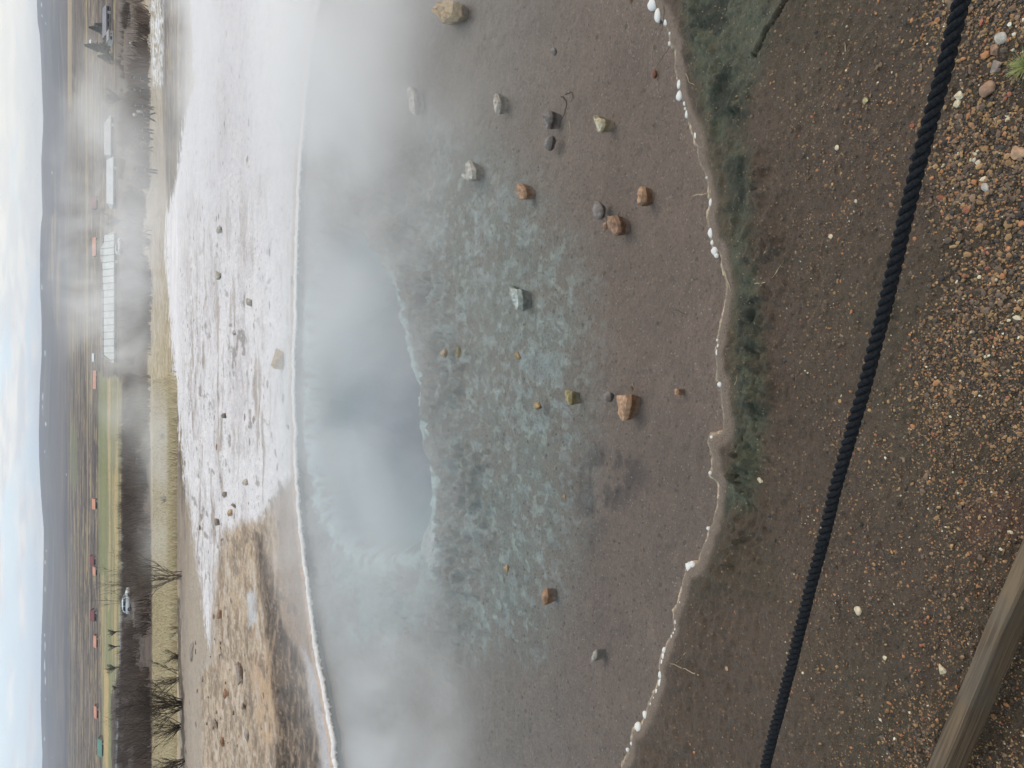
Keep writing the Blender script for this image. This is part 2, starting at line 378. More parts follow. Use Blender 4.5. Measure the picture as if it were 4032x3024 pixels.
bedc = lay(bedc, (1 - smooth(0, 0.05, sdp)) * 0.25 * (Yf < 3.5), s2l(130, 116, 104))
bedc = np.clip(bedc * np.array([1.76, 1.60, 1.50]), 0, .8)
# --- sinter terrace beyond the pool
ter = np.repeat(s2l(224, 217, 218)[None], len(Xf), 0)
tg = fbm(Xf * 1.6, Yf * 1.6, 81, 5, .6)
ter = lay(ter, smooth(0.52, 0.66, tg) * 0.45, s2l(196, 186, 186))
tan_z = M([(880,2090),(930,2080),(1010,2050),(1100,1960),(1240,1900),(1400,2400),(1420,3400),(690,3400),(700,2680),(835,2610),(845,2350)], 26)
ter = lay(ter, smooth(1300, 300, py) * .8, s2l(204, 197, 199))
fine = fbm(Xf * 11 + 2 * n1, Yf * 17, 181, 5, .68); fine2 = fbm(Xf * 4.5, Yf * 9, 182, 5, .62)
ter = lay(ter, smooth(.56, .66, fine2) * smooth(.45, .6, tg) * .5, s2l(176, 166, 166))
strk = fbm(Xf * 1.1, Yf * 3.4, 183, 5, .62); ter = lay(ter, smooth(.54, .64, strk) * smooth(500, 1100, py) * .5, s2l(176, 160, 150)); ter = lay(ter, smooth(.60, .68, strk) * smooth(1000, 1500, py) * .55, s2l(150, 134, 122))
ter = lay(ter, smooth(.57, .66, fbm(Xf * 5, Yf * 14, 184, 4, .65)) * smooth(900, 690, px) * .6, s2l(164, 150, 140))
ter = lay(ter, tan_z, s2l(186, 162, 138))
tn = fbm(Xf * 4, Yf * 3, 82, 5, .62)
ter = lay(ter, tan_z * smooth(0.45, 0.6, tn) * 0.6, s2l(142, 122, 104)); ter = lay(ter, tan_z * smooth(.52, .64, fine2) * .55, s2l(126, 106, 90)); ter = lay(ter, tan_z * smooth(.46, .36, fine) * .4, s2l(216, 200, 184)); ter = lay(ter, tan_z * smooth(.62, .70, fine) * .45, s2l(104, 88, 76))
ter = lay(ter, tan_z * smooth(0.56, 0.42, tn) * smooth(0.55, .7, fbm(Xf * 7, Yf * 6, 83)) * 0.8, s2l(205, 188, 176))
ter = lay(ter, M([(985,2600),(1060,2540),(1090,2650),(1095,2880),(1060,2960),(1035,2900),(1010,2750)], 26) * .8 * smooth(.62, .5, fine2), s2l(190, 158, 128))
grv = M([(1006,2100),(1040,2110),(1075,2300),(1130,2480),(1180,2560),(1215,2750),(1265,3024),(1300,3300),(1085,3300),(1085,2850),(1065,2600),(1040,2400),(1020,2250)], 18)
ter = lay(ter, grv * .95, s2l(98, 80, 66)); ter = lay(ter, grv * smooth(.5, .6, fine), s2l(68, 54, 44)); ter = lay(ter, grv * smooth(.40, .34, fine), s2l(146, 124, 104))
ter = lay(ter, M([(975,2350),(1000,2330),(1008,2460),(985,2470)], 12) * .8, s2l(200, 200, 206))
brw = M([(1080,1960),(1150,1900),(1180,2100),(1200,2300),(1225,2500),(1250,2650),(1180,2560),(1130,2470),(1090,2250)], 30)
ter = lay(ter, brw * .8, s2l(148, 126, 112)); ter = lay(ter, M([(1190,2560),(1240,2640),(1275,2800),(1310,3024),(1330,3300),(1265,3300),(1260,2950),(1215,2700)], 14) * .85, s2l(186, 180, 184))
dk = smooth(0.69, 0.73, fbm(Xf * 6, Yf * 2.6, 85, 4, .6)) * smooth(700, 1300, py)
ter = lay(ter, dk * .6, s2l(120, 106, 98))
# outer flats: tan and pinkish bands before the grass
flat = M([(640,1700),(690,1760),(735,1900),(760,2100),(790,2400),(800,3400),(680,3400),(690,2500),(650,2000)], 14)
ter = lay(ter, flat * .9, s2l(172, 156, 142))
ter = lay(ter, (1 - smooth(0.03, 0.09, dl)) * .8, s2l(208, 176, 152))
# --- valley: heath, fields, meadow
LX = Xf / np.maximum(Yf, 1) * 20; LY = np.log(np.maximum(Yf, 1)) * 26
st1 = fbm(LX * 0.45, LY, 91, 5, .55); st2 = fbm(LX * 0.9 + 7, LY * 1.7, 92, 5, .55); gr = fbm(LX * 14, LY * 6, 93, 3, .6)
val = np.repeat(s2l(112, 98, 92)[None], len(Xf), 0)
val = lay(val, smooth(0.45, 0.58, st1), s2l(84, 73, 69))
val = lay(val, smooth(0.55, 0.62, st2) * .9, s2l(158, 138, 106))
st3 = fbm(LX * 1.6 + 3, LY * 3.1, 191, 5, .6); val = lay(val, smooth(.56, .63, st3) * .75, s2l(64, 54, 50)); val = lay(val, smooth(.43, .38, st3) * .5, s2l(140, 124, 98))
val = lay(val, smooth(0.62, 0.7, st1) * .6, s2l(70, 60, 58))
W2 = dict(fx=px + 5 * (fbm(LX * 2, LY * 2, 94) - .5), fy=py + 60 * (fbm(LX, LY, 95) - .5))
val = lay(val, M([(262,-600),(262,300),(268,420),(283,420),(282,-600)], 2, **W2) * .8, s2l(166, 144, 110))
val = lay(val, M([(336,-600),(338,500),(340,1100),(343,2050),(338,2260),(345,2260),(347,1300),(343,500),(341,-600)], 2, **W2) * .8, s2l(164, 142, 104))
val = lay(val, M([(283,-600),(285,300),(335,330),(335,-600)], 6, **W2) * smooth(.4, .6, st2) * .5, s2l(72, 62, 56))
val = lay(val, M([(268,700),(268,1100),(335,1080),(335,720)], 12, **W2) * .5, s2l(70, 62, 56))
GF = [(388,1480),(387,1900),(394,2200),(402,2450),(402,3600),(440,3600),(434,2760),(470,2640),(478,2300),(480,1480)]
val = lay(val, M(GF, 3, **W2), s2l(134, 129, 98))
val = lay(val, M(GF, 3, **W2) * smooth(.5, .62, fbm(LX * .35, LY * 2.2, 96)) * .9, s2l(178, 154, 112))
val = lay(val, M([(390,1480),(390,2250),(420,2270),(424,1480)], 3, **W2) * .8, s2l(120, 122, 84))
val = lay(val, M([(410,2640),(412,3000),(424,3100),(430,2660)], 3, **W2) * .9, s2l(184, 156, 112))
val = lay(val, M([(426,2400),(428,3300),(438,3300),(436,2400)], 2, **W2) * .8, s2l(126, 128, 86))
val = lay(val, M([(290,1640),(302,1700),(308,1900),(284,1940),(278,1840),(272,1750)], 3, **W2) * .5, s2l(118, 122, 84))
SC = [(480,1500),(480,2300),(474,2600),(440,2760),(446,3600),(604,3600),(604,2900),(600,2300),(592,1800),(575,1200),(560,600),(556,-600),(460,-600),(462,900),(470,1480)]
scb = M(SC, 5, **W2)
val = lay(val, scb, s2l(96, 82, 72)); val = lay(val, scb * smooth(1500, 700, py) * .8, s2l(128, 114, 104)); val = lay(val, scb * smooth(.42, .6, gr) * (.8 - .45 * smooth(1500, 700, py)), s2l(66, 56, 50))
val = lay(val, scb * smooth(556, 578, px) * smooth(.4, .56, st2) * .6, s2l(110, 88, 76))
roadm = smooth(4, 2, sdist(px, py, [(480,2080),(479,2300),(475,2500),(470,2700),(456,3024),(430,3500)], False))
val = lay(val, roadm * .9, s2l(132, 136, 140))
val = lay(val, smooth(4.5, 2.5, sdist(px, py, [(520,1760),(519,2000),(521,2260),(524,2420),(520,2640)], False)) * .6, s2l(128, 120, 112))
MEAD = [(556,-600),(560,600),(575,1200),(592,1800),(602,2300),(604,3600),(720,3600),(712,2500),(690,2150),(690,1700),(680,1300),(660,900),(640,500),(600,-600)]
md = M(MEAD, 7, **W2)
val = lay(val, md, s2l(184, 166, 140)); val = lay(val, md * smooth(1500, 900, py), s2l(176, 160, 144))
mn = fbm(LX * 6, LY * 3, 97, 4)
val = lay(val, md * smooth(.5, .64, mn) * .55, s2l(140, 128, 88)); val = lay(val, md * smooth(.55, .7, fbm(LX * 3, LY * 5, 98)) * .45, s2l(120, 104, 84))
val = lay(val, M([(600,-600),(590,150),(600,330),(640,340),(650,-600)], 10, **W2) * smooth(.46, .56, fbm(LX * 8, LY * 4, 99)), s2l(214, 212, 214))
val = lay(val, M([(690,1480),(700,1750),(715,2000),(745,2300),(755,3600),(700,3600),(708,2500),(692,2150),(668,1800)], 5, **W2) * .7, s2l(160, 142, 128))
val *= (0.84 + 0.32 * gr)[:, None]
# white sinter reaching past the break of slope
wt = M([(745,-900),(750,100),(765,330),(725,450),(700,680),(655,840),(650,1000),(672,1300),(690,1500),(705,1700),(735,1950),(760,2130),(800,2400),(822,2540),(838,2625),(850,2640),(900,2500),(2000,2500),(2000,-900)], 5, fx=px + 60 * (fbm(LX * 2.6, LY * 4, 100, 6, .72) - .5), fy=py)
val = lay(val, wt * smooth(60, 45, Yf), s2l(224, 217, 218))
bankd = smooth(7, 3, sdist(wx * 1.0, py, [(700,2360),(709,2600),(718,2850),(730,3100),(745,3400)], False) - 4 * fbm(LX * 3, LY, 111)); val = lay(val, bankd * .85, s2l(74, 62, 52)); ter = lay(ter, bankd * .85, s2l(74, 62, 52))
ter = lay(ter, (1 - wt) * (1 - tan_z) * smooth(7, 9, Yf), s2l(172, 156, 140))
brown_far = smooth(14, 17, Yf)
# --- hills
hil = np.repeat(s2l(92, 80, 74)[None], len(Xf), 0)
hil = lay(hil, smooth(.45, .6, fbm(Xf / 500, Yf / 500, 101, 5)), s2l(74, 68, 64))
hil = lay(hil, smooth(.55, .7, st1) * .6, s2l(128, 112, 92))
hil = lay(hil, M([(190,1080),(200,860),(232,820),(236,1000),(230,1310),(215,1250),(206,1120)], 5, **W2) * smooth(.38, .55, st2) * .9, s2l(158, 134, 104))
sn = np.random.RandomState(4)
for (sx, sy, L) in [(178,2320,26),(177,2215,16),(182,2170,10),(176,2500,14),(177,2545,40),(176,2620,50),(178,2680,30),(180,2755,6),(175,2910,14),(205,2985,12),(180,1670,14),(176,1780,8),(186,1800,10),(168,1610,40),
                    (168,1560,30),(165,1130,24),(165,1040,30),(178,1390,26),(163,20,14),(165,60,10),(180,90,6),(205,680,14),(262,1870,6)]:
    hil = lay(hil, smooth(1, .5, np.hypot((px - sx) / 2.6, (py - sy) / (L * .6)) + .8 * (gr - .5)) * .95, (.75, .77, .8))
# --- zones -> separate sheets that meet edge to edge
zone = np.where(inp, 1, np.where(Yf < 4.0, 0, np.where(Yf < 16, 2, np.where(Yf < 2000, 3, 4))))
blend = smooth(13, 16, Yf)
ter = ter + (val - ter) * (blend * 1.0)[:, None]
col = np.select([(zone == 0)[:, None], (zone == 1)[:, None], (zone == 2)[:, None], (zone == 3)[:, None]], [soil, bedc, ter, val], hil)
NR = len(ROW)
idx = np.arange(NR * NC).reshape(NR, NC)
quads = np.stack([idx[:-1, :-1], idx[:-1, 1:], idx[1:, 1:], idx[1:, :-1]], -1).reshape(-1, 4)
zf = zone[quads[:, 0]]
V = np.c_[Xf, Yf, Z]
gmats = [
    ground_mat('wet_soil', (30, 160, 520), (.12, .22, .35), (.006, .008, .0035), .62, .45,
               [(95, .92, s2l(132, 108, 82), .7), (150, .95, s2l(156, 138, 110), .7), (210, .9, s2l(45, 40, 40), .7)]),
    ground_mat('silt', (14, 90, 320), (.10, .2, .28), (.004, .007, .003), .8, .3, [(120, .93, s2l(186, 176, 164), .6), (80, .93, s2l(90, 78, 72), .6), (48, .95, s2l(84, 74, 70), .5)]),
    ground_mat('sinter', (3, 14, 60), (.06, .10, .2), (.04, .035, .012), .85, .3, [(9, .955, s2l(128, 112, 104), .8), (22, .93, s2l(150, 136, 128), .6)]),
    ground_mat('heath', (.9, 4), (.14, .18), (.12, .05), .9, .2),
    ground_mat('hill_heath', (.01, .05), (.12, .12), (0, 0), .95, .1)]
for z, nm in enumerate(('soil_ground', 'pool_bed', 'sinter_terrace', 'valley_ground', 'hills')):
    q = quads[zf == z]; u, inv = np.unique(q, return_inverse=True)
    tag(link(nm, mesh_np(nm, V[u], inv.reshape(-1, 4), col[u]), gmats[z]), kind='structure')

# ------------------------------------------------------------------ water
m = bpy.data.materials.new('hot_water'); m.use_nodes = True; nt = m.node_tree; nt.nodes.remove(nt.nodes['Principled BSDF'])
out = nt.nodes['Material Output']
geo = N(nt, 'ShaderNodeNewGeometry')
mp = N(nt, 'ShaderNodeMapping'); mp.inputs['Scale'].default_value = (1.0, 1.7, 1); nt.links.new(geo.outputs['Position'], mp.inputs['Vector'])
n = N(nt, 'ShaderNodeTexNoise'); n.inputs['Scale'].default_value = 16; n.inputs['Detail'].default_value = 4; nt.links.new(mp.outputs[0], n.inputs['Vector'])
bp = N(nt, 'ShaderNodeBump'); bp.inputs['Distance'].default_value = 0.0045; nt.links.new(n.outputs[0], bp.inputs['Height'])
fr = N(nt, 'ShaderNodeFresnel'); fr.inputs['IOR'].default_value = 1.33; nt.links.new(bp.outputs[0], fr.inputs['Normal'])
tr = N(nt, 'ShaderNodeBsdfTransparent'); tr.inputs['Color'].default_value = (0.94, 0.97, 0.975, 1)
gl = N(nt, 'ShaderNodeBsdfGlossy'); gl.inputs['Roughness'].default_value = 0.06; nt.links.new(bp.outputs[0], gl.inputs['Normal'])
mx = N(nt, 'ShaderNodeMixShader'); nt.links.new(fr.outputs[0], mx.inputs[0]); nt.links.new(tr.outputs[0], mx.inputs[1]); nt.links.new(gl.outputs[0], mx.inputs[2])
nt.links.new(mx.outputs[0], out.inputs['Surface'])
bm = bmesh.new()
ring = [bm.verts.new((x, y, 0)) for x, y in wig(list(POOL) + [POOL[0]], 300, 0, 0)[:-1]]
f = bm.faces.new(ring); bmesh.ops.triangulate(bm, faces=[f])
water = mb_obj('water', bm, m); tag(water, kind='structure')
for p in water.data.polygons:
    if p.normal.z < 0: p.flip()

# ------------------------------------------------------------------ placing things on the ground
def near_h(X, Y):
    """height of the bank near the camera (same formula as the sheet)"""
    X = np.atleast_1d(np.asarray(X, float)); Y = np.atleast_1d(np.asarray(Y, float))
    return near_bank(X, Y, -sdist(X, Y, POOL))
def at_near(x, y):
    p = G(x, y, 0.035)
    for _ in range(4): p = G(x, y, float(near_h(p[0], p[1])[0]))
    return p
def rock(name, c, size, mt, seed, angular=0.8, parent=None, rz=None, squash=1.0):
    """a broken stone: hull of random points, edges worn, faces roughened. size = full extents"""
    r = random.Random(seed); bm = bmesh.new()
    n = 11 if angular > .5 else 40
    for i in range(n):
        v = Vector((r.gauss(0, 1), r.gauss(0, 1), r.gauss(0, 1))).normalized() * r.uniform(.82, 1.0)
        bm.verts.new(v)
    res = bmesh.ops.convex_hull(bm, input=bm.verts)
    bmesh.ops.delete(bm, geom=[g for g in res['geom_interior'] if isinstance(g, bmesh.types.BMVert)], context='VERTS')
    if angular > .5: bmesh.ops.bevel(bm, geom=list(bm.edges), offset=.09, segments=1, affect='EDGES', clamp_overlap=True)
    bmesh.ops.triangulate(bm, faces=list(bm.faces))
    bmesh.ops.subdivide_edges(bm, edges=list(bm.edges), cuts=1, use_grid_fill=True)
    if angular <= .5: bmesh.ops.smooth_vert(bm, verts=list(bm.verts), factor=.6, use_axis_x=True, use_axis_y=True, use_axis_z=True)
    bm.normal_update()
    for v in bm.verts: v.co += v.normal * r.uniform(-.03, .03)
    lo = [min(v.co[k] for v in bm.verts) for k in range(3)]; hi = [max(v.co[k] for v in bm.verts) for k in range(3)]
    a = r.uniform(-.5, .5) if rz is None else rz
    for v in bm.verts:
        q = [(v.co[k] - (lo[k] + hi[k]) / 2) / (hi[k] - lo[k]) * size[k] for k in range(3)]
        v.co = Vector((q[0] * math.cos(a) - q[1] * math.sin(a), q[0] * math.sin(a) + q[1] * math.cos(a), q[2]))
    o = mb_obj(name, bm, mt, parent, smoothed=angular <= .5); o.location = c
    return o
def stone_mat(name, rgb, v=.28, rough=.75):
    return mat(name, s2l(*rgb), rough, v, 55, .004, 160)
SM = {'orange': stone_mat('orange_rhyolite', (178, 142, 114)), 'tan': stone_mat('tan_rhyolite', (172, 146, 112)), 'pale': stone_mat('pale_stone', (176, 168, 158)),
      'grey': stone_mat('grey_basalt', (126, 118, 114)), 'yellow': stone_mat('yellow_stone', (172, 158, 118)), 'white': stone_mat('cream_stone', (206, 190, 162)),
      'brown': stone_mat('brown_stone', (150, 118, 96)), 'dark': stone_mat('dark_stone', (140, 126, 116)), 'red': stone_mat('red_stone', (142, 92, 72)), 'crust': stone_mat('crust_stone', (170, 176, 172))}

# ------------------------------------------------------------------ rocks standing in the shallow water
ROCKS = [  # x, y, extent along x (depth), extent along y (width), height m, material, angular, label
 (1768,42,112,125,.15,'tan',.9,'large tan angular rock standing in the pool nearest the thick steam'),
 (1632,395,40,110,.05,'pale',.9,'long pale rock lying in the steamy water beyond the crust'),
 (1966,402,38,88,.05,'pale',.9,'pale diamond shaped rock in the pool between the grey pair and the steam'),
 (2160,462,46,76,.05,'grey',.9,'grey wedge shaped rock beside the curled dark twig in the pool'),
 (2166,562,48,68,.05,'grey',.6,'grey brown lumpy rock just left of the wedge shaped grey rock'),
 (2372,485,58,72,.055,'white',.9,'whitish heart shaped rock with one rusty corner in the shallow water'),
 (2182,203,28,42,.03,'grey',.2,'small rounded grey stone alone in the muddy right side of the pool'),
 (2066,752,50,72,.055,'orange',.9,'light orange rock at the edge of the bluish crust'),
 (1852,682,66,64,.06,'pale',.9,'pale greenish boot shaped rock farther out among crust patches'),
 (2360,830,64,92,.055,'grey',.2,'smooth rounded grey stone beside two rusty rocks in the pool'),
 (2433,884,62,84,.055,'brown',.9,'rusty brown rock touching the smooth grey stone'),
 (2384,890,24,36,.025,'orange',.9,'thumb sized orange stone between the grey stone and the rusty brown rock'),
 (2541,770,48,86,.05,'orange',.9,'bright orange and cream rock closest to the near rim of the pool'),
 (2474,1602,74,118,.055,'orange',.9,'orange wedge rock with split layers in the middle of the muddy shallows'),
 (2397,1562,44,50,.045,'grey',.2,'round grey brown stone next to the orange wedge rock'),
 (2671,1545,22,32,.025,'orange',.9,'small square orange stone between the wedge rock and the near rim'),
 (2297,1626,30,52,.04,'yellow',.9,'yellowish leaf shaped stone on the inner edge of the crust'),
 (2250,1568,26,64,.04,'yellow',.9,'thin yellow brown sliver of stone leaning in the crust'),
 (2042,1160,62,92,.07,'crust',.9,'porous whitish crust block tilted up in the middle of the pool'),
 (2038,1402,30,36,.04,'tan',.9,'small tan stone among the crust patches'),
 (1748,1390,30,48,.04,'tan',.9,'pale tan stone by the lip of the deep blue vent'),
 (1804,1386,26,54,.04,'yellow',.9,'yellow sliver of stone beside the pale tan stone near the vent'),
 (2115,1600,40,40,.04,'tan',.9,'tan lump of stone in the thick of the crust'),
 (2154,2352,22,62,.04,'orange',.9,'orange brown splinter of rock standing beside a dark hollow'),
 (2348,2582,26,60,.03,'pale',.9,'flat pale stone sunk in the mud on the left of the pool'),
 (2579,292,22,38,.025,'red',.9,'small reddish stone near the rim below a fallen grass stem'),
 (2477,-6,30,60,.04,'orange',.9,'orange rock cut by the right border of the photo'),
 (2487,1530,16,26,.018,'brown',.9,'tiny brown stone close to the orange wedge rock'),
 (2222,1955,18,26,.02,'tan',.9,'tiny tan stone left of the yellow leaf shaped stone'),
 (1995,2240,24,40,.03,'tan',.9,'buff stone in the crust on the left side of the pool')]
OUT = {0: [(1708,38),(1740,15),(1775,5),(1825,0),(1822,50),(1800,75),(1765,95),(1735,62)], 5: [(2350,452),(2358,480),(2366,520),(2385,508),(2402,480),(2398,458),(2376,462),(2360,468)],
       8: [(1818,688),(1850,672),(1862,625),(1884,660),(1882,700),(1858,710),(1838,705)], 9: None, 10: [(2402,850),(2440,842),(2462,868),(2466,908),(2440,926),(2404,905)],
       12: [(2520,746),(2528,732),(2552,728),(2562,760),(2560,790),(2530,806),(2520,812),(2521,780)], 13: [(2438,1551),(2508,1549),(2506,1590),(2492,1630),(2472,1661),(2452,1652),(2444,1610)],
       18: [(2010,1118),(2018,1132),(2058,1134),(2072,1180),(2068,1224),(2054,1222),(2032,1180)], 7: [(2044,730),(2056,718),(2078,735),(2088,755),(2080,778),(2056,786),(2046,765)],
       3: [(2146,455),(2170,428),(2188,424),(2186,470),(2174,502),(2152,490)], 2: [(1946,405),(1965,360),(1984,395),(1972,445)], 1: [(1610,350),(1628,335),(1642,360),(1650,430),(1645,450),(1618,440)],
       16: [(2232,1535),(2248,1540),(2262,1580),(2262,1598),(2244,1575)], 15: [(2662,1530),(2680,1532),(2682,1556),(2664,1558)], 23: [(2147,2325),(2156,2318),(2164,2350),(2158,2378),(2148,2384),(2144,2350)],
       24: [(2335,2592),(2350,2566),(2362,2564),(2364,2580),(2346,2606),(2334,2608)]}
def slab_rock(pts, h, mt, seed):
    '''a broken slab: the outline seen from above, real thickness, tilted worn top'''
    h *= .40; r = random.Random(seed); q0 = [G(x, y, h * .3)[:2] for x, y in pts]; yf_ = max(q[1] for q in q0); ext = yf_ - min(q[1] for q in q0); kq = max(.5, (ext - .030) / ext); q0 = [np.array([q[0], yf_ - (yf_ - q[1]) * kq]) for q in q0]; Q = []
    for a, b in zip(q0, q0[1:] + q0[:1]):
        Q.append(a); m_ = (a + b) / 2; Q.append(m_ + np.array([r.gauss(0, 1), r.gauss(0, 1)]) * np.hypot(*(b - a)) * .06)
    Q = np.array(Q); c = Q.mean(0); tilt = np.array([r.uniform(-.4, .4), r.uniform(-.5, .1)]) * h; R_ = np.abs(Q - c).max(); bm = bmesh.new(); rings = []
    for sc, z, jz in ((.72, -.04, 0), (.96, h * .1, .1), (.94, h * .75, .14), (.68, h * 1.0, .2), (.34, h * 1.06, .2)):
        rings.append([bm.verts.new((*((q - c) * (sc * (1 + r.uniform(-.05, .05)))), z + h * jz * r.uniform(-1, 1) + (float(np.dot(q - c, tilt)) / R_ * sc * .6 if z > h * .5 else 0))) for q in Q])
    n = len(Q)
    for a, b in zip(rings[:-1], rings[1:]):
        for i in range(n): bm.faces.new((a[i], a[(i + 1) % n], b[(i + 1) % n], b[i]))
    bm.faces.new(rings[-1]); bm.faces.new(rings[0][::-1]); bmesh.ops.recalc_face_normals(bm, faces=list(bm.faces)); bmesh.ops.triangulate(bm, faces=list(bm.faces))
    o = mb_obj('rock', bm, mt); o.location = (c[0], c[1], 0); return o
for i, (x, y, ex, ey, h, k, ang, lab) in enumerate(ROCKS):
    if OUT.get(i):
        tag(slab_rock(OUT[i], h, SM[k], 40 + i), lab, 'rock', 'rocks standing in the shallow pool'); continue
    p = G(x, y, 0.0); d = ray(x, y); t = -EYE / d[2]
    wy = ey * t / F; foot = ex * t / F / (EYE / math.hypot(EYE, p[1]))     # what the rock covers on the water
    wx_ = max(wy * .45, foot - h * p[1] / EYE * .45)
    hh = h * .8; wy *= .88; wx_ *= .72
    o = rock('rock', (p[0], p[1], h * .02), (wy, wx_, hh), SM[k], 100 + i, ang)
    tag(o, lab, 'rock', 'rocks standing in the shallow pool')

# ------------------------------------------------------------------ stones on the white terrace
def hit_t(x, y):
    d = ray(x, y); Y = np.geomspace(5.3, 40, 6000); z = EYE + d[2] / d[1] * Y; k = int(np.argmax(z < zprof(Y)))
    return np.array([d[0] / d[1] * Y[k], Y[k], zprof(Y[k])])
def terrace_stone(x, y, ex, ey, k, seed, lab, grp, ang=.9, name='stone'):
    p = hit_t(x, y); sc = p[1] * CP * 1.12 / F
    o = rock(name, (p[0], p[1] + ey * sc * .3, p[2] + ex * sc * .35), (ey * sc, ey * sc * .8, ex * sc * 1.15), SM[k], seed, ang)
    return tag(o, lab, 'stone', grp)
terrace_stone(1118, 1412, 48, 86, 'tan', 7, 'tan boulder sitting alone on the white terrace by the far rim', 'stones on the white terrace', .9, 'boulder')
def R5(x, y): return 600 + x / 1.476, 1900 + y / 1.476
def R6(x, y): return 600 + x / 1.476, 800 + y / 1.476
TS = [(R5(403,772),18,34,'brown','brown stone with a shadowed face on the white and tan border of the terrace'), (R5(437,1232),20,40,'brown','largest brown stone on the left tan part of the terrace'),
      (R5(520,1115),16,90,'dark','long dark stone slab lying in the left tan part of the terrace'), (R5(543,1303),16,34,'dark','dark stone left of the long dark slab'),
      (R5(378,1400),16,40,'dark','dark brown stone on the left tan ground nearest the meadow'), (R5(415,1512),16,40,'brown','brown flat stone near the left border of the photo'),
      (R5(240,985),12,84,'dark','long dark ridge of stone at the foot of the meadow'), (R5(430,72),16,24,'dark','dark stone at the middle of the white terrace'),
      (R5(482,135),18,20,'dark','dark stone behind the pale block on the white terrace'), (R5(466,178),20,34,'tan','pale tan block on the white terrace'),
      (R5(390,230),18,28,'dark','dark square stone on the white terrace left of the pale block'), (R5(560,1480),14,60,'dark','long thin dark stone on the left tan ground'),
      (R6(560,1625),24,32,'pale','faint grey block in the middle of the steamy terrace'), (R6(428,1234),18,24,'dark','lone dark stone on the white terrace beyond the tan boulder'),
      (R6(578,575),22,34,'pale','faint grey stone half lost in steam right of the boulder'), (R6(405,152),20,34,'pale','faint stone on the steamy far part of the terrace'),
      (R6(400,418),22,38,'pale','pinkish grey stone dim behind drifting steam'), (R6(795,1302),12,22,'dark','small dark stone at the far rim left of the boulder'),
      (R6(488,752),16,20,'pale','small faint stone in the steam beyond the boulder')]
for i, ((x, y), ex, ey, k, lab) in enumerate(TS): terrace_stone(x, y, ex, ey, k, 300 + i, lab, 'stones on the white terrace')
rs = random.Random(12); protos = []
for i in range(46):
    x = rs.uniform(770, 1000) if i < 10 else rs.uniform(760, 1060); y = rs.uniform(1500, 2450) if i < 10 else rs.uniform(2350, 3000)
    p = hit_t(x, y); sz = rs.choice((.022, .03, .035, .05)) * p[1] / 9
    if i < 5:
        o = rock('pebble', (0, 0, 0), (1, .7, .45), SM[('dark', 'brown', 'grey', 'dark', 'dark')[i]], 500 + i); protos.append(o)
    else:
        o = protos[i % 5].copy(); C.objects.link(o)
    o.location = (p[0], p[1], p[2] + sz * .12); o.scale = (sz * rs.uniform(.8, 1.8), sz, sz); o.rotation_euler = (0, 0, rs.uniform(-.6, .6))
    tag(o, 'small dark pebble strewn on the white and tan terrace', 'pebble', 'small dark pebbles strewn over the terrace')

# ------------------------------------------------------------------ near rim: beige crust with white knobs
m_crust = mat('beige_crust', s2l(178, 156, 132), .6, .45, 38, .006, 130)
m_knob = mat('white_knob', s2l(240, 236, 232), .55, .05, 60, .002, 200)
def strip(name, line, prof, mt, parent, noise, seed, smoothed=True):
    """sweep a cross-section (offset to the land side, height) along a shore line"""
    P = np.array(line); T = np.gradient(P, axis=0); T /= np.hypot(*T.T)[:, None]; Nn = np.c_[-T[:, 1], T[:, 0]]
    k = 9; Nn = np.c_[np.convolve(Nn[:, 0], np.ones(k) / k, 'same'), np.convolve(Nn[:, 1], np.ones(k) / k, 'same')]; Nn /= np.hypot(*Nn.T)[:, None]
    d = np.r_[0, np.cumsum(np.hypot(*np.diff(P, axis=0).T))]; co = []
    for j, pr in enumerate(prof):
        o, h = pr(d) if callable(pr) else pr
        a = fbm(d * noise[1], d * 0 + j * 2.3, seed, 4, .6) - .5; b = fbm(d * noise[1], d * 0 + j * 1.9 + 40, seed + 5, 4, .6) - .5
        q = P + Nn * (o + a * noise[0] * 2)[:, None] if not np.isscalar(o) else P + Nn * (o + a * noise[0] * 2)[:, None]
        co.append(np.c_[q, h + b * noise[0] * 1.2 + np.zeros(len(P))])
    co = np.stack(co, 1); n, m_ = co.shape[:2]; idx = np.arange(n * m_).reshape(n, m_)
    f = np.stack([idx[:-1, :-1], idx[:-1, 1:], idx[1:, 1:], idx[1:, :-1]], -1).reshape(-1, 4)
    return link(name, mesh_np(name, co.reshape(-1, 3), f, None, smoothed), mt, parent)
nl = wig(near_w, 1500, 0.004, 77)
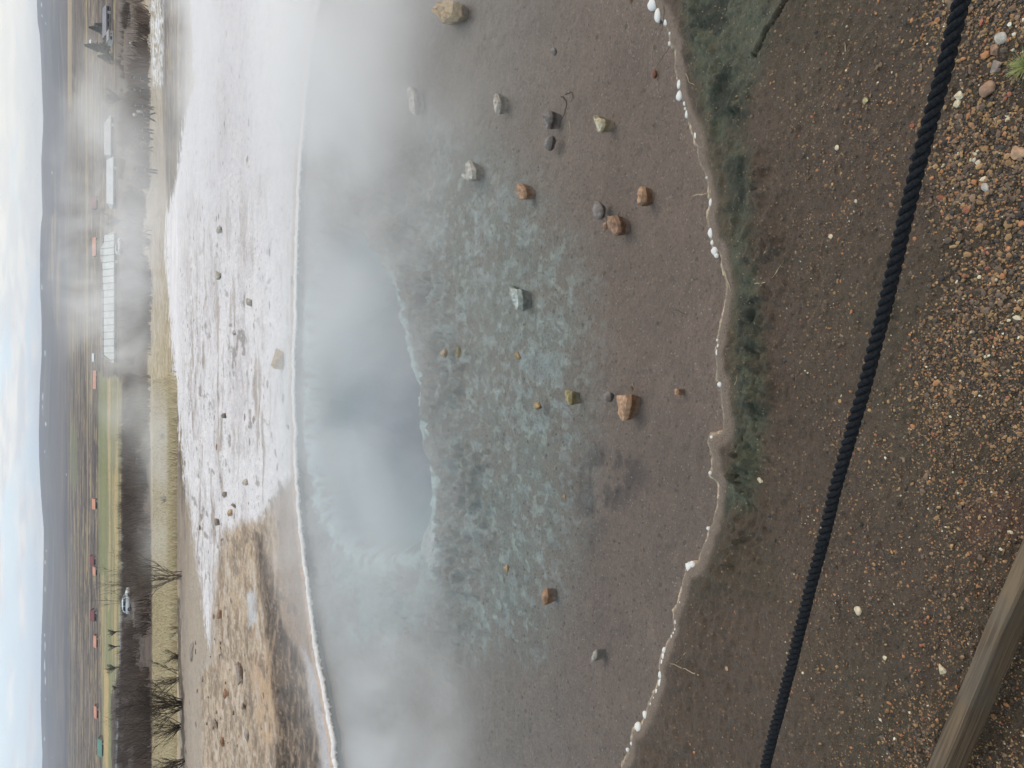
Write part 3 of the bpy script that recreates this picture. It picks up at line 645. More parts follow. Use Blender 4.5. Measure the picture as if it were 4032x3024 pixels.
# near_w runs from right (far) to left; land is on its left-hand side seen from above -> sign tested below
def side_ok(line):
    P = np.array(line); k = len(P) // 2; T = P[k + 3] - P[k - 3]; nrm = np.array([-T[1], T[0]]); q = P[k] + nrm / np.hypot(*nrm) * .1
    return 1 if float(sdist(np.array([q[0]]), np.array([q[1]]), POOL)[0]) < 0 else -1
sg = side_ok(nl)
rim = strip('shore_crust', nl, [(-.005 * sg, -.012), (-.005 * sg, .000), (-.002 * sg, .005), (.003 * sg, .0075), (.009 * sg, .008), (.016 * sg, .010), (.026 * sg, .008)], m_crust, None, (.0085, 60), 61)
tag(rim, 'beige crust edge with white knobs along the near shore of the pool', 'mineral rim')
KN = [(2572,15,34,52),(2592,60,26,52),(2626,86,20,26),(2637,172,10,16),(2671,228,12,26),(2672,256,14,18),(2676,330,18,36),(2676,378,22,36),(2697,408,12,18),(2706,448,14,30),(2745,530,20,30),(2762,568,16,36),(2768,612,16,30),
      (2801,795,16,28),(2802,915,22,40),(2806,955,14,20),(2815,988,24,32),(2822,1006,16,18),(2832,1362,12,16),(2828,1388,16,30),(2838,1478,14,16),(2835,1514,18,20),(2803,1722,12,14),(2798,1862,12,14),
      (2790,2081,12,16),(2713,2233,24,36),(2727,2222,20,26),(2698,2338,14,26),(2682,2372,10,14),(2664,2448,12,24),(2662,2478,10,12),(2648,2506,10,14),(2616,2560,14,22),(2614,2585,14,24),(2612,2608,16,26),
      (2600,2658,14,26),(2603,2690,18,34),(2588,2722,12,20),(2566,2773,12,16),(2541,2815,18,28),(2514,2862,26,36),(2488,2928,12,14),(2472,2952,12,16),(2640,132,10,14),(2700,428,9,12),(2785,700,8,10),(2826,1340,8,10),(2655,2492,8,10),(2578,2748,8,12)]
for i, (x, y, ex, ey) in enumerate(KN):
    p = G(x, y, .008); t = ray(x, y); t = EYE / -t[2]
    r = random.Random(900 + i); bm = bmesh.new(); bmesh.ops.create_icosphere(bm, subdivisions=2, radius=1)
    for v in bm.verts:
        q = v.co * 1.6; v.co *= 1 + .38 * (float(fbm(np.array([q.x * 2 + i * 7]), np.array([q.y * 2 + q.z * 1.7]), 3, 3)[0]) - .5)
    s_ = t / F; o = mb_obj('knob', bm, m_knob, rim, True)
    o.location = p; o.scale = (ey * s_ * .56, ex * s_ * .72, max(.006, min(ex, ey) * s_ * .5)); o.rotation_euler = (0, 0, r.uniform(-.3, .3))

# ------------------------------------------------------------------ far rim: white ledge that overhangs the water
fl = wig([p for p in far_w if True], 1700, 0.012, 55)
sgf = side_ok(fl)
dl_ = lambda a, b: (lambda d: (a + 0 * d, b(d)))
thick = lambda d: .021 + .010 * smooth(5.2, 1.8, d)
def teeth(d, k): return np.abs(fbm(d * 46 + k, d * 0 + k, 91, 3, .7) - .5) * 2
frim = strip('overhanging_crust', fl, [dl_(-.004 * sgf, lambda d: .030 + 0 * d), dl_(-.020 * sgf, lambda d: .034 - .030 * teeth(d, 0)), dl_(-.026 * sgf, lambda d: .036 - .022 * teeth(d, 0)), dl_(-.030 * sgf, lambda d: .041 - .006 * teeth(d, 3)), dl_(-.020 * sgf, lambda d: thick(d) * 1.3 + .012),
        dl_(-.004 * sgf, lambda d: thick(d) * 1.35 + .014), (.014 * sgf, .048), (.03 * sgf, .034)], mat('white_sinter', s2l(240, 234, 232), .7, .10, 40, .008, 90), None, (.010, 40), 88)
undercut = strip('undercut_shade', fl, [(-.022 * sgf, -.03), (-.020 * sgf, .006), (-.014 * sgf, .030), (.01 * sgf, .034)], mat('shade_dark', s2l(50, 51, 48), .5, .3, 30), frim, (.004, 30), 71)  # dark-coloured strip painting in the shade under the overhanging ledge
tag(frim, 'white frosty mineral ledge overhanging the far shore of the pool', 'mineral ledge')

# ------------------------------------------------------------------ rope
def rope_obj():
    dL = ray(2994, 3024); dR = ray(3731, 0)
    L = np.array([0, 0, EYE]) + dL * (1.0 / -dL[2]); R = np.array([0, 0, EYE]) + dR * (.74 / -dR[2])
    u = R - L; A = L - u * .55; B = R + u * .9
    n = 2200; t = np.linspace(0, 1, n); P = A[None] + (B - A)[None] * t[:, None]; Ln = np.linalg.norm(B - A)
    P[:, 2] += .010 * ((2 * t - 1) ** 2 - 1) * 2
    P[:, 2] += .008 * (fbm(t * 14, t * 0, 5) - .5); P[:, 1] += .008 * (fbm(t * 12, t * 0, 9) - .5)
    D = (B - A) / Ln; e1 = np.cross(D, [0, 0, 1]); e1 /= np.linalg.norm(e1); e2 = np.cross(D, e1)
    co = []; fc = []; K = 9; base = 0; r0, r1 = .0041, .0046
    for s_ in range(3):
        ph = 2 * math.pi * (t * Ln / .036 + s_ / 3)
        c = P + r0 * (np.cos(ph)[:, None] * e1 + np.sin(ph)[:, None] * e2)
        ring = [c + r1 * (math.cos(a) * e1 + math.sin(a) * e2) for a in np.linspace(0, 2 * math.pi, K, endpoint=False)]
        v = np.stack(ring, 1).reshape(-1, 3); idx = base + np.arange(n * K).reshape(n, K); nx = np.roll(idx, -1, 1)
        fc.append(np.stack([idx[:-1], idx[1:], nx[1:], nx[:-1]], -1).reshape(-1, 4)); co.append(v); base += n * K
    rg = np.random.RandomState(2); m_ = 900; ti = rg.randint(0, n, m_); a_ = rg.uniform(0, 6.28, m_); rad = np.cos(a_)[:, None] * e1 + np.sin(a_)[:, None] * e2
    b0 = P[ti] + rad * .0078; tip = b0 + rad * rg.uniform(.001, .004, (m_, 1)) + D * rg.uniform(-.005, .005, (m_, 1)); fz = np.stack([b0 - D * .00025, b0 + D * .00025, tip, tip], 1).reshape(-1, 3)
    co.append(fz); fq = base + np.arange(m_ * 4).reshape(m_, 4); fz[3::4] += .0001; fc.append(fq)
    o = link('barrier_rope', mesh_np('barrier_rope', np.vstack(co), np.vstack(fc)), mat('black_rope', (.010, .011, .014), .85, .5, 300, .0015, 500, spec=.2))
    tag(o, 'black twisted rope strung across the foreground above the gravel', 'rope')
    return A, B
ropeA, ropeB = rope_obj()

# ------------------------------------------------------------------ timber edging of the path
def wood_mat():
    m = bpy.data.materials.new('weathered_wood'); m.use_nodes = True; nt = m.node_tree; b = nt.nodes['Principled BSDF']; b.inputs['Roughness'].default_value = .75
    tc = N(nt, 'ShaderNodeTexCoord'); mp = N(nt, 'ShaderNodeMapping'); mp.inputs['Scale'].default_value = (2.2, 60, 60); nt.links.new(tc.outputs['Object'], mp.inputs['Vector'])
    n = N(nt, 'ShaderNodeTexNoise'); n.inputs['Scale'].default_value = 1.6; n.inputs['Detail'].default_value = 6; n.inputs['Distortion'].default_value = 1.2; nt.links.new(mp.outputs[0], n.inputs['Vector'])
    n2 = N(nt, 'ShaderNodeTexNoise'); n2.inputs['Scale'].default_value = 9; n2.inputs['Detail'].default_value = 4; nt.links.new(tc.outputs['Object'], n2.inputs['Vector'])
    c = mixc(nt, mapr(nt, n.outputs[0], .35, .65), s2l(74, 59, 44), s2l(114, 95, 73))
    c = mixc(nt, mth(nt, 'MULTIPLY', mapr(nt, n2.outputs[0], .45, .65), .5), c, s2l(98, 88, 76))
    nt.links.new(c, b.inputs['Base Color'])
    bp = N(nt, 'ShaderNodeBump'); bp.inputs['Distance'].default_value = .003; nt.links.new(n.outputs[0], bp.inputs['Height']); nt.links.new(bp.outputs[0], b.inputs['Normal'])
    return m
bv = BT1 - BT0; bl = np.hypot(*bv); bu = bv / bl; bn = np.array([bu[1], -bu[0]])
if np.dot(bn, BT2 - BT0) < 0: bn = -bn
bw = abs(np.dot(BT2 - BT0, bn))
bm = bmesh.new(); nb = 120
for i in range(nb + 1):
    xx = -1.0 + 3.2 * i / nb
    wob = .003 * (float(fbm(np.array([xx * 6]), np.array([1.]), 4)[0]) - .5)
    ringv = []
    for (yy, z_) in ((.004, .0), (-.001, .064), (.003, .0715), (bw - .004, .072), (bw, .067), (bw - .002, .0), (bw - .004, -.06), (.006, -.06)):
        q = (float(fbm(np.array([xx * 9]), np.array([yy * 60 + z_ * 50]), 6)[0]) - .5) * .004
        ringv.append(bm.verts.new((xx, yy + q + wob, z_ + q)))
    if i:
        for a in range(8): bm.faces.new((prev[a], prev[(a + 1) % 8], ringv[(a + 1) % 8], ringv[a]))
    else: bm.faces.new(ringv)
    prev = ringv
bm.faces.new(prev[::-1]); bmesh.ops.recalc_face_normals(bm, faces=list(bm.faces))
o = mb_obj('timber_edging', bm, wood_mat(), None)
o.matrix_world = Matrix(((bu[0], bn[0], 0, BT0[0]), (bu[1], bn[1], 0, BT0[1]), (0, 0, 1, .018), (0, 0, 0, 1)))
tag(o, 'weathered timber board edging the path in the bottom corner', 'timber')

# ------------------------------------------------------------------ gravel
def gravel():
    rg = np.random.RandomState(3); n = 500000
    gx = rg.uniform(-1.3, 2.0, n); gy = rg.uniform(.2, 1.95, n)
    d = -sdist(gx, gy, POOL); ok = d > .05; gx, gy, d = gx[ok], gy[ok], d[ok]
    gz = near_bank(gx, gy, d); qx, qy = proj(gx, gy, gz)
    dens = .022 + .80 * smooth(-160, 160, sdist(qx + 200 * (fbm(gx * 3, gy * 3, 5) - .5), qy, WARM)) + .15 * smooth(3000, 3300, qx)
    dens *= smooth(.03, .35, d) * (.5 + smooth(.3, .65, fbm(gx * 5, gy * 5, 8)))
    ok = (rg.rand(len(gx)) < dens) & (qx < 4200) & (qy > -1100) & (qy < 3280); gx, gy, gz, qx, qy = gx[ok], gy[ok], gz[ok], qx[ok], qy[ok]; n = len(gx)
    sz = np.clip(np.exp(rg.normal(math.log(.0019), .46, n)), .0009, .0075) * (.75 + .40 * smooth(3450, 3750, qx) * smooth(1900, 900, qy))
    bm = bmesh.new(); bmesh.ops.create_icosphere(bm, subdivisions=1, radius=1); bm.verts.ensure_lookup_table()
    bv_ = np.array([v.co[:] for v in bm.verts]); bf = np.array([[v.index for v in f.verts] for f in bm.faces]); bm.free(); k = len(bv_)
    sc3 = np.stack([rg.uniform(.7, 1.5, n), rg.uniform(.6, 1.1, n), rg.uniform(.45, .85, n)], 1) * sz[:, None]
    v = bv_[None] * (1 + rg.uniform(-.28, .22, (n, k, 1))) * sc3[:, None, :]
    a = rg.uniform(0, 6.28, n); ca, sa = np.cos(a)[:, None], np.sin(a)[:, None]
    vx = v[..., 0] * ca - v[..., 1] * sa + gx[:, None]; vy = v[..., 0] * sa + v[..., 1] * ca + gy[:, None]; vz = v[..., 2] + (gz + sz * .18)[:, None]
    pal = np.array([s2l(*c) for c in ((144,112,78),(158,126,88),(168,116,78),(92,78,66),(62,56,54),(104,86,72),(128,104,84),(196,182,156),(148,90,68),(222,212,192))])
    pc = pal[rg.choice(10, n, p=[.17,.12,.07,.21,.13,.16,.10,.016,.019,.005])] * rg.uniform(.75, 1.2, (n, 1))
    me = mesh_np('gravel', np.stack([vx, vy, vz], -1).reshape(-1, 3), (bf[None] + (np.arange(n) * k)[:, None, None]).reshape(-1, 3), np.repeat(pc, k, 0), False)
    o = link('gravel', me, ground_mat('gravel_stone', (220,), (.25,), (.0006,), .6, .4)); tag(o, kind='stuff'); return n
print('gravel', gravel())
PEB = [(3946,152,34,42,'pale','pale pinkish pebble in the gravel near the lower right corner'), (3920,196,30,36,'brown','brown pebble just left of the pale pinkish one'),
       (3925,262,34,40,'dark','dark flat pebble sunk in the gravel by the grass tuft'), (3892,352,48,54,'brown','round brown pebble below the grass tuft'),
       (3778,377,24,30,'white','white pebble beside the rope, right one of a close pair'), (3771,408,22,28,'white','clean white pebble, left one of a close pair by the rope'),
       (3297,582,16,20,'white','lone white pebble on bare soil above the rope'), (3273,931,16,18,'white','cream pebble on bare soil near a mossy clod'),
       (3412,398,20,22,'yellow','greenish yellow pebble on the bare soil'), (3882,740,22,38,'pale','pale oblong pebble in the orange gravel'),
       (3584,790,34,44,'tan','broad tan pebble lying right against the rope'), (4012,604,40,52,'orange','large orange pebble at the bottom border of the photo'),
       (3380,2404,26,34,'white','ring marked cream pebble on the left gravel'), (3713,2634,24,34,'white','white pebble closest to the timber board'),
       (2996,1892,24,24,'white','cream pebble on the soil below the mossy clods'), (3485,2590,14,16,'white','small white pebble midway between rope and timber'),
       (2864,2632,14,16,'orange','small rusty pebble by a dry stalk on the left bank'), (3600,760,16,22,'red','reddish pebble touching the broad tan one')]
for i, (x, y, ex, ey, k, lab) in enumerate(PEB):
    p = at_near(x, y); s_ = float(np.linalg.norm(p - [0, 0, EYE])) / F
    o = rock('pebble', (p[0], p[1], p[2] + .18 * ex * s_), (ey * s_, ex * s_ * 1.05, ex * s_ * .6), SM[k], 700 + i, .9 if i % 3 else .2)
    tag(o, lab, 'pebble', 'larger pebbles on the near bank')

# ------------------------------------------------------------------ grass tuft, stalks, twigs
def blades(name, base, n, L, spread, mt, seed, wd=.0012, lean=(0, 0)):
    r = random.Random(seed); bm = bmesh.new()
    for i in range(n):
        a = r.uniform(0, 6.28); ro = r.random() ** .5 * spread * .25; l = L * r.uniform(.5, 1); k = r.uniform(.25, 1) * spread
        p0 = Vector((math.cos(a) * ro, math.sin(a) * ro, 0)); dr = Vector((math.cos(a) + lean[0], math.sin(a) + lean[1], 0)); sd = Vector((-math.sin(a), math.cos(a), 0)) * wd * r.uniform(.7, 1.3)
        pv = None
        for j in range(5):
            t = j / 4; c = p0 + dr * k * t ** 1.6 + Vector((0, 0, l * (t - .35 * t * t))); ww = sd * (1 - t * .9)
            q = (bm.verts.new(c - ww), bm.verts.new(c + ww))
            if pv: bm.faces.new((pv[0], pv[1], q[1], q[0]))
            pv = q
    o = mb_obj(name, bm, mt); o.location = base; return o
def tube(bm, pts, r0, r1, k=5):
    pv = None; n = len(pts)
    for i, p in enumerate(pts):
        d = (pts[min(i + 1, n - 1)] - pts[max(i - 1, 0)]).normalized(); e1 = d.orthogonal().normalized(); e2 = d.cross(e1); r = r0 + (r1 - r0) * i / (n - 1)
        ring = [bm.verts.new(p + (e1 * math.cos(6.2832 * j / k) + e2 * math.sin(6.2832 * j / k)) * r) for j in range(k)]
        if pv:
            for j in range(k): bm.faces.new((pv[j], pv[(j + 1) % k], ring[(j + 1) % k], ring[j]))
        pv = ring
m_grass = mat('green_grass', s2l(146, 152, 92), .6, .25, 60)
p = at_near(4046, 262); tag(blades('grass_tuft', p, 220, .036, .030, m_grass, 5, .0007), 'small green grass tuft in the gravel at the lower right border', 'grass tuft')
m_straw = mat('dry_straw', s2l(178, 160, 128), .7, .15, 80); m_twig = mat('dark_twig', s2l(70, 60, 54), .8, .2, 60)
def stalk(pts, r, mt, lab, zl, name='stalk'):
    bm = bmesh.new(); P = []
    for (x, y), z in zip(pts, zl):
        q = G(x, y, 0.0 if z is None else z) if z is not None else at_near(x, y) + np.array([0, 0, r]); P.append(Vector(q))
    Q = []
    for a, b in zip(P[:-1], P[1:]):
        for j in range(4): Q.append(a.lerp(b, j / 4))
    Q.append(P[-1])
    for i, q in enumerate(Q): q.x += r * 1.2 * math.sin(i * 2.1); q.y += r * 1.2 * math.cos(i * 1.7)
    tube(bm, Q, r, r * .45)
    return tag(mb_obj(name, bm, mt, None, True), lab, 'stalk')
stalk([(2755, 2660), (2700, 2660 - 25), (2640, 2612)], .0016, m_straw, 'forked dry straw stalk on the left part of the rim', (None, None, .02))
stalk([(2700, 2570), (2665, 2612)], .0009, m_straw, 'short thin straw beside the forked stalk', (None, None))
stalk([(2732, 771), (2795, 758)], .0016, m_straw, 'straw poking out over the water from the near rim', (.02, .022))
stalk([(2615, 20), (2612, 90), (2595, 155)], .0010, m_twig, 'thin dark stem leaning over the water at the right end of the rim', (.02, .03, .006))
stalk([(2640, 180), (2610, 225), (2578, 275)], .0010, m_twig, 'thin dark stem dipping toward the small reddish stone', (.02, .02, .004))
stalk([(2975, 1117), (3010, 1115), (3045, 1090), (3085, 1030), (3090, 1000)], .0013, m_straw, 'long bent straw lying on the soil below the green mud', (None,) * 5)
stalk([(2702, 290), (2715, 325), (2738, 335)], .0012, m_straw, 'bent straw lying on the mossy mud', (None,) * 3)
stalk([(3325, 235), (3332, 175)], .0013, m_straw, 'pale curved straw on the bare soil', (None,) * 2)
stalk([(2850, 1065), (2862, 1100), (2878, 1145)], .0016, m_straw, 'straw lying along the crust of the rim', (.022, .022, .02))
stalk([(2895, 1515), (2905, 1480)], .0010, m_straw, 'short straw across the green mud', (None, None))
stalk([(3178, 1475), (3202, 1505)], .0010, m_twig, 'thin kinked dark twig on the soil', (None, None))
stalk([(2212, 380), (2232, 400), (2225, 445), (2212, 470)], .0028, m_twig, 'curled dark twig lying in the water by the grey rocks', (.004,) * 4, 'twig')
stalk([(2228, 372), (2250, 362), (2258, 385), (2246, 402)], .0020, m_twig, 'hooked dark twig end in the water', (.003,) * 4, 'twig')
stalk([(2240, 475), (2246, 520), (2238, 560)], .0011, m_straw, 'thin pale straw floating in the pool', (.003,) * 3)
stalk([(2660, 1220), (2705, 1240)], .0012, m_twig, 'short dark twig in the water near the rim', (.003,) * 2, 'twig')

# ------------------------------------------------------------------ houses out in the valley
def ground_at(x, y): return hit(x, y)
def zat(v, Y): return EYE - Y * math.tan(PITCH - math.atan((CX - v) / F))
def box(bm, x0, x1, y0, y1, z0, z1):
    vs = [bm.verts.new((x, y, z)) for x in (x0, x1) for y in (y0, y1) for z in (z0, z1)]
    for f in ((0, 1, 3, 2), (4, 6, 7, 5), (0, 4, 5, 1), (2, 3, 7, 6), (0, 2, 6, 4), (1, 5, 7, 3)): bm.faces.new([vs[i] for i in f])
def roof_mat(name, rgb, seam=0.0, dark=.55):
    m = mat(name, s2l(*rgb), .6, .12, .35); 
    if seam:
        nt = m.node_tree; b = nt.nodes['Principled BSDF']; src = b.inputs['Base Color'].links[0].from_socket
        tc = N(nt, 'ShaderNodeTexCoord'); sp = N(nt, 'ShaderNodeSeparateXYZ'); nt.links.new(tc.outputs['Object'], sp.inputs[0])
        fr = mth(nt, 'FRACT', mth(nt, 'DIVIDE', sp.outputs[0], seam)); k = mth(nt, 'LESS_THAN', fr, .13)
        nt.links.new(mixc(nt, mth(nt, 'MULTIPLY', k, .75), src, [c * dark for c in s2l(120, 118, 116)]), b.inputs['Base Color'])
    return m
m_glass = mat('dark_glass', (.02, .024, .03), .15); m_wallg = mat('dark_wall', s2l(104, 96, 92), .85, .15, 1.0); m_wallw = mat('white_wall', s2l(206, 204, 202), .8, .06, 1)
m_trim = mat('pale_trim', s2l(190, 188, 184), .7)
def house(name, lab, cat, y0, y1, vb, ve, vr, depth, rm, wm, nwin=0, hipl=0.0, hipr=0.0, group=None, top=None, door=True, side='left'):
    """y0 > y1 in photo pixels (left and right end), vb foot of the wall, ve eaves, vr ridge"""
    a, b = hit(vb, y0), hit(vb, y1); c = hit(vb, (y0 + y1) / 2); Y = c[1]; x0, x1 = a[0] / a[1] * Y, b[0] / b[1] * Y; L = x1 - x0
    he = zat(ve, Y) - c[2]; hr = max(he + .4, zat(vr, Y + depth / 2) - c[2])
    o = empty(name, (x0 + L / 2, Y, c[2] - .3), label=lab, cat=cat, group=group); L2 = L / 2
    bm = bmesh.new(); box(bm, -L2 + .25, L2 - .25, .3, depth - .3, 0, he + .3)
    for s_, hp in ((-1, hipl), (1, hipr)):
        if hp < .01:
            t = [bm.verts.new((s_ * (L2 - .25), y_, z_)) for y_, z_ in ((.3, he + .3), (depth - .3, he + .3), (depth / 2, hr + .2))]
            bm.faces.new(t)
    mb_obj('wall', bm, wm, o)
    bm = bmesh.new(); th = .16; D = depth / 2
    xs = [(-L2 + hipl * L, L2 - hipr * L)]
    def slab(pts):
        lo = [bm.verts.new((p[0], p[1], p[2])) for p in pts]; hi = [bm.verts.new((p[0], p[1], p[2] + th)) for p in pts]; n = len(pts)
        bm.faces.new(hi); bm.faces.new(lo[::-1])
        for i in range(n): bm.faces.new((lo[i], lo[(i + 1) % n], hi[(i + 1) % n], hi[i]))
    ra, rb = xs[0]; E = he + .3 + .02; R_ = hr + .3
    if top is None:
        slab([(-L2, -.35, E), (L2, -.35, E), (rb, D, R_), (ra, D, R_)])
    else:
        pts = [(-L2, -.35, E), (L2, -.35, E)]
        for fx, fz in top[::-1]: pts.append((-L2 + fx * L, D * min(1, fz), E + (R_ - E) * fz))
        slab(pts)
    slab([(L2, depth + .35, E), (-L2, depth + .35, E), (ra, D + .001, R_ + .003), (rb, D + .001, R_ + .003)])
    if hipl > .01: slab([(-L2, depth + .34, E + .004), (-L2, -.34, E + .004), (ra, D, R_ + .004)])
    if hipr > .01: slab([(L2, -.34, E + .004), (L2, depth + .34, E + .004), (rb, D, R_ + .004)])
    bmesh.ops.recalc_face_normals(bm, faces=list(bm.faces)); mb_obj('roof', bm, rm, o)
    wh = min(1.2, he * .45)
    for i in range(nwin):
        xc = -L2 + L * (i + .5) / nwin; ww = min(1.4, L / nwin * .32)
        bm = bmesh.new(); box(bm, xc - ww, xc + ww, .22, .32, he * .35 + .2, he * .35 + .2 + wh); w_ = mb_obj('window', bm, m_glass, o)
        bm = bmesh.new(); box(bm, xc - ww - .1, xc + ww + .1, .16, .29, he * .35 + .08, he * .35 + .19); mb_obj('sill', bm, m_trim, w_)
    if door:
        xc = L2 * .55 if nwin != 1 else -L2 * .5
        bm = bmesh.new(); box(bm, xc - .45, xc + .45, .2, .31, .3, .3 + min(2, he * .85)); mb_obj('door', bm, m_trim, o)
    return o
HALLTOP = [(0.06, .86), (.55, .86), (.56, .9), (.74, .98), (.82, 1.18), (.88, 1.22), (.93, .84), (.985, .82)]
house('long_hall', 'long low hall with a pale ribbed roof in the valley, the widest building', 'building', 1427, 915, 466, 450, 405, 9, roof_mat('ribbed_roof', (208, 208, 206), 2.15), m_wallg, 12, .05, .035, top=HALLTOP)
house('guesthouse', 'pale roofed guesthouse right of the long hall with a slanting left roof end', 'building', 806, 620, 462, 447, 421, 8, roof_mat('pale_roof', (204, 204, 206)), m_wallg, 5, .07, .02)
house('guesthouse', 'pale roofed house with a stepped roof joined to the right of the guesthouse', 'building', 612, 458, 452, 437, 412, 8, roof_mat('grey_white_roof', (188, 186, 186)), m_wallg, 5, .06, .12)
house('long_house', 'long dim house with a slate grey roof at the right border', 'building', 140, 22, 436, 420, 405, 8, roof_mat('slate_roof', (122, 120, 128)), m_wallg, 4, 0, 0)
house('white_house', 'small white gabled house in front of the slate grey roof', 'house', 160, 118, 446, 430, 421, 6, roof_mat('dull_roof', (140, 136, 136)), m_wallw, 2, 0, 0)
rm_w = roof_mat('white_roof', (214, 220, 220)); rm_o = roof_mat('salmon_roof', (206, 142, 116)); rm_m = roof_mat('maroon_roof', (124, 64, 68)); rm_g = roof_mat('green_roof', (96, 138, 122))
CAB = [(1006,934,381,378,365,rm_o,'cabin with a faded salmon roof above the right end of the long hall'), (1531,1459,382,379,367,rm_o,'salmon roofed cabin just left of the long hall'),
       (2006,1964,384,376,363,rm_o,'salmon roofed cabin above the bright green field'), (2267,2233,384,377,366,rm_o,'salmon roofed cabin touching a maroon one above the bare tree'),
       (2551,2505,386,380,369,rm_o,'salmon roofed cabin between the maroon cabin and the farthest left cabin'), (2830,2783,388,381,371,rm_o,'salmon roofed cabin right of the green shed'),
       (2227,2190,378,370,354,rm_m,'maroon cabin touching a salmon one above the bare tree'), (2447,2404,382,372,355,rm_m,'maroon cabin with a pale gable, standing above the white car'),
       (818,772,386,380,358,rm_m,'maroon cabin dim in steam above the guesthouse')]
for i, (a, b, vb, ve, vr, rm, lab) in enumerate(CAB): house('cabin', lab, 'cabin', a, b, vb, ve, vr, 5.5, rm, m_wallg, 2, 0, 0, 'cabins on the heath')
house('shed', 'small white roofed shed above the left end of the long hall', 'shed', 1424, 1391, 376, 371, 363, 4, rm_w, m_wallw, 1, 0, 0)
house('green_shed', 'green roofed shed at the left border beyond the fields', 'shed', 2980, 2914, 408, 402, 385, 6, rm_g, m_wallg, 2, 0, 0)

# ------------------------------------------------------------------ cars
m_paint = mat('white_paint', s2l(222, 226, 228), .25, .03, 2); m_tyre = mat('tyre', (.018, .018, .02), .8); m_rim = mat('rim', (.45, .45, .46), .3, metal=1.0); m_lamp = mat('lamp_glass', (.8, .8, .78), .1); m_red = mat('tail_lamp', (.35, .02, .02), .2)
def car_parts(root, van=False):
    L, W = 4.35, .88
    body = [(-2.17, .32), (-2.2, .62), (-2.1, .92), (-1.2, .98), (1.0, .96), (1.75, .86), (2.12, .68), (2.17, .42), (2.1, .26), (-2.05, .24)]
    cab = [(-2.0, .93), (-1.75, 1.36), (-1.2, 1.47), (-.2, 1.49), (.35, 1.43), (1.15, .95)]
    if van: cab = [(-2.15, .93), (-2.1, 1.75), (-1.2, 1.86), (.4, 1.86), (.9, 1.75), (1.6, .95)]
    def prism(bm, prof, w0, w1, zt):
        ra, rb = [], []
        for x, z in prof:
            w_ = W * (w0 if z < zt else w1); ra.append(bm.verts.new((x, -w_, z))); rb.append(bm.verts.new((x, w_, z)))
        n = len(prof)
        bm.faces.new(ra); bm.faces.new(rb[::-1])
        for i in range(n): bm.faces.new((ra[i], rb[i], rb[(i + 1) % n], ra[(i + 1) % n]))
    bm = bmesh.new(); prism(bm, body, 1, 1, 9); bmesh.ops.recalc_face_normals(bm, faces=list(bm.faces)); bmesh.ops.bevel(bm, geom=list(bm.edges), offset=.07, segments=2, affect='EDGES', clamp_overlap=True)
    mb_obj('body', bm, m_paint, root, True)
    bm = bmesh.new(); prism(bm, cab, .97, .80, 1.1); bmesh.ops.recalc_face_normals(bm, faces=list(bm.faces)); bmesh.ops.bevel(bm, geom=list(bm.edges), offset=.05, segments=2, affect='EDGES', clamp_overlap=True)
    mb_obj('cabin', bm, m_paint, root, True)
    zt = 1.62 if van else 1.36
    for s_ in (-1, 1):
        for xa, xb, xc, xd in ((-1.7, -.72, -.72, -1.45), (-.64, .28, .28, -.64), (.34, .92, .42, .34)):
            bm = bmesh.new(); q = []
            for x, z in ((xa, 1.0), (xb, 1.0), (xc, zt), (xd, zt)):
                t = (z - .93) / (1.47 - .93); y_ = s_ * (W * (.97 - .17 * min(1, max(0, t))) + .02); q.append((x, y_, z))
            lo = [bm.verts.new(p) for p in q]; hi = [bm.verts.new((p[0], p[1] - s_ * .03, p[2])) for p in q]
            bm.faces.new(lo); bm.faces.new(hi[::-1])
            for i in range(4): bm.faces.new((lo[i], hi[i], hi[(i + 1) % 4], lo[(i + 1) % 4]))
            bmesh.ops.recalc_face_normals(bm, faces=list(bm.faces)); mb_obj('window', bm, m_glass, root)
        for x in (-1.32, 1.36):
            bm = bmesh.new(); bmesh.ops.create_cone(bm, cap_ends=True, segments=24, radius1=.33, radius2=.33, depth=.22, matrix=Matrix.Translation((x, s_ * .80, .33)) @ Matrix.Rotation(math.pi / 2, 4, 'X'))
            t = mb_obj('wheel', bm, m_tyre, root)
            bm = bmesh.new(); bmesh.ops.create_cone(bm, cap_ends=True, segments=18, radius1=.20, radius2=.17, depth=.05, matrix=Matrix.Translation((x, s_ * .918, .33)) @ Matrix.Rotation(s_ * -math.pi / 2, 4, 'X')); mb_obj('rim', bm, m_rim, t)
        bm = bmesh.new(); box(bm, 2.0, 2.13, s_ * .62 - .18, s_ * .62 + .18, .60, .74); mb_obj('headlight', bm, m_lamp, root)
        bm = bmesh.new(); box(bm, -2.22, -2.1, s_ * .66 - .13, s_ * .66 + .13, .62, .88); mb_obj('tail_light', bm, m_red, root)
    bm = bmesh.new(); q = [(.52, -.62, 1.40 if not van else 1.7), (.52, .62, 1.40 if not van else 1.7), (1.12, .74, 1.0), (1.12, -.74, 1.0)]
    lo = [bm.verts.new(p) for p in q]; hi = [bm.verts.new((p[0] + .035, p[1], p[2] + .035)) for p in q]; bm.faces.new(lo[::-1]); bm.faces.new(hi)
    for i in range(4): bm.faces.new((lo[i], lo[(i + 1) % 4], hi[(i + 1) % 4], hi[i]))
    bmesh.ops.recalc_face_normals(bm, faces=list(bm.faces)); mb_obj('windscreen', bm, m_glass, root)
def place_car(x, y, rz, lab, name='car', van=False):
    p = hit(x, y); p[2] += .25; o = empty(name, p, rz, label=lab, cat=name, group='vehicles in the valley'); car_parts(o, van); return o
place_car(523, 2362, -.10, 'white hatchback on the dark lane at the left, facing right')
place_car(484, 972, .2, 'pale car parked by the right end of the long hall, veiled in steam')
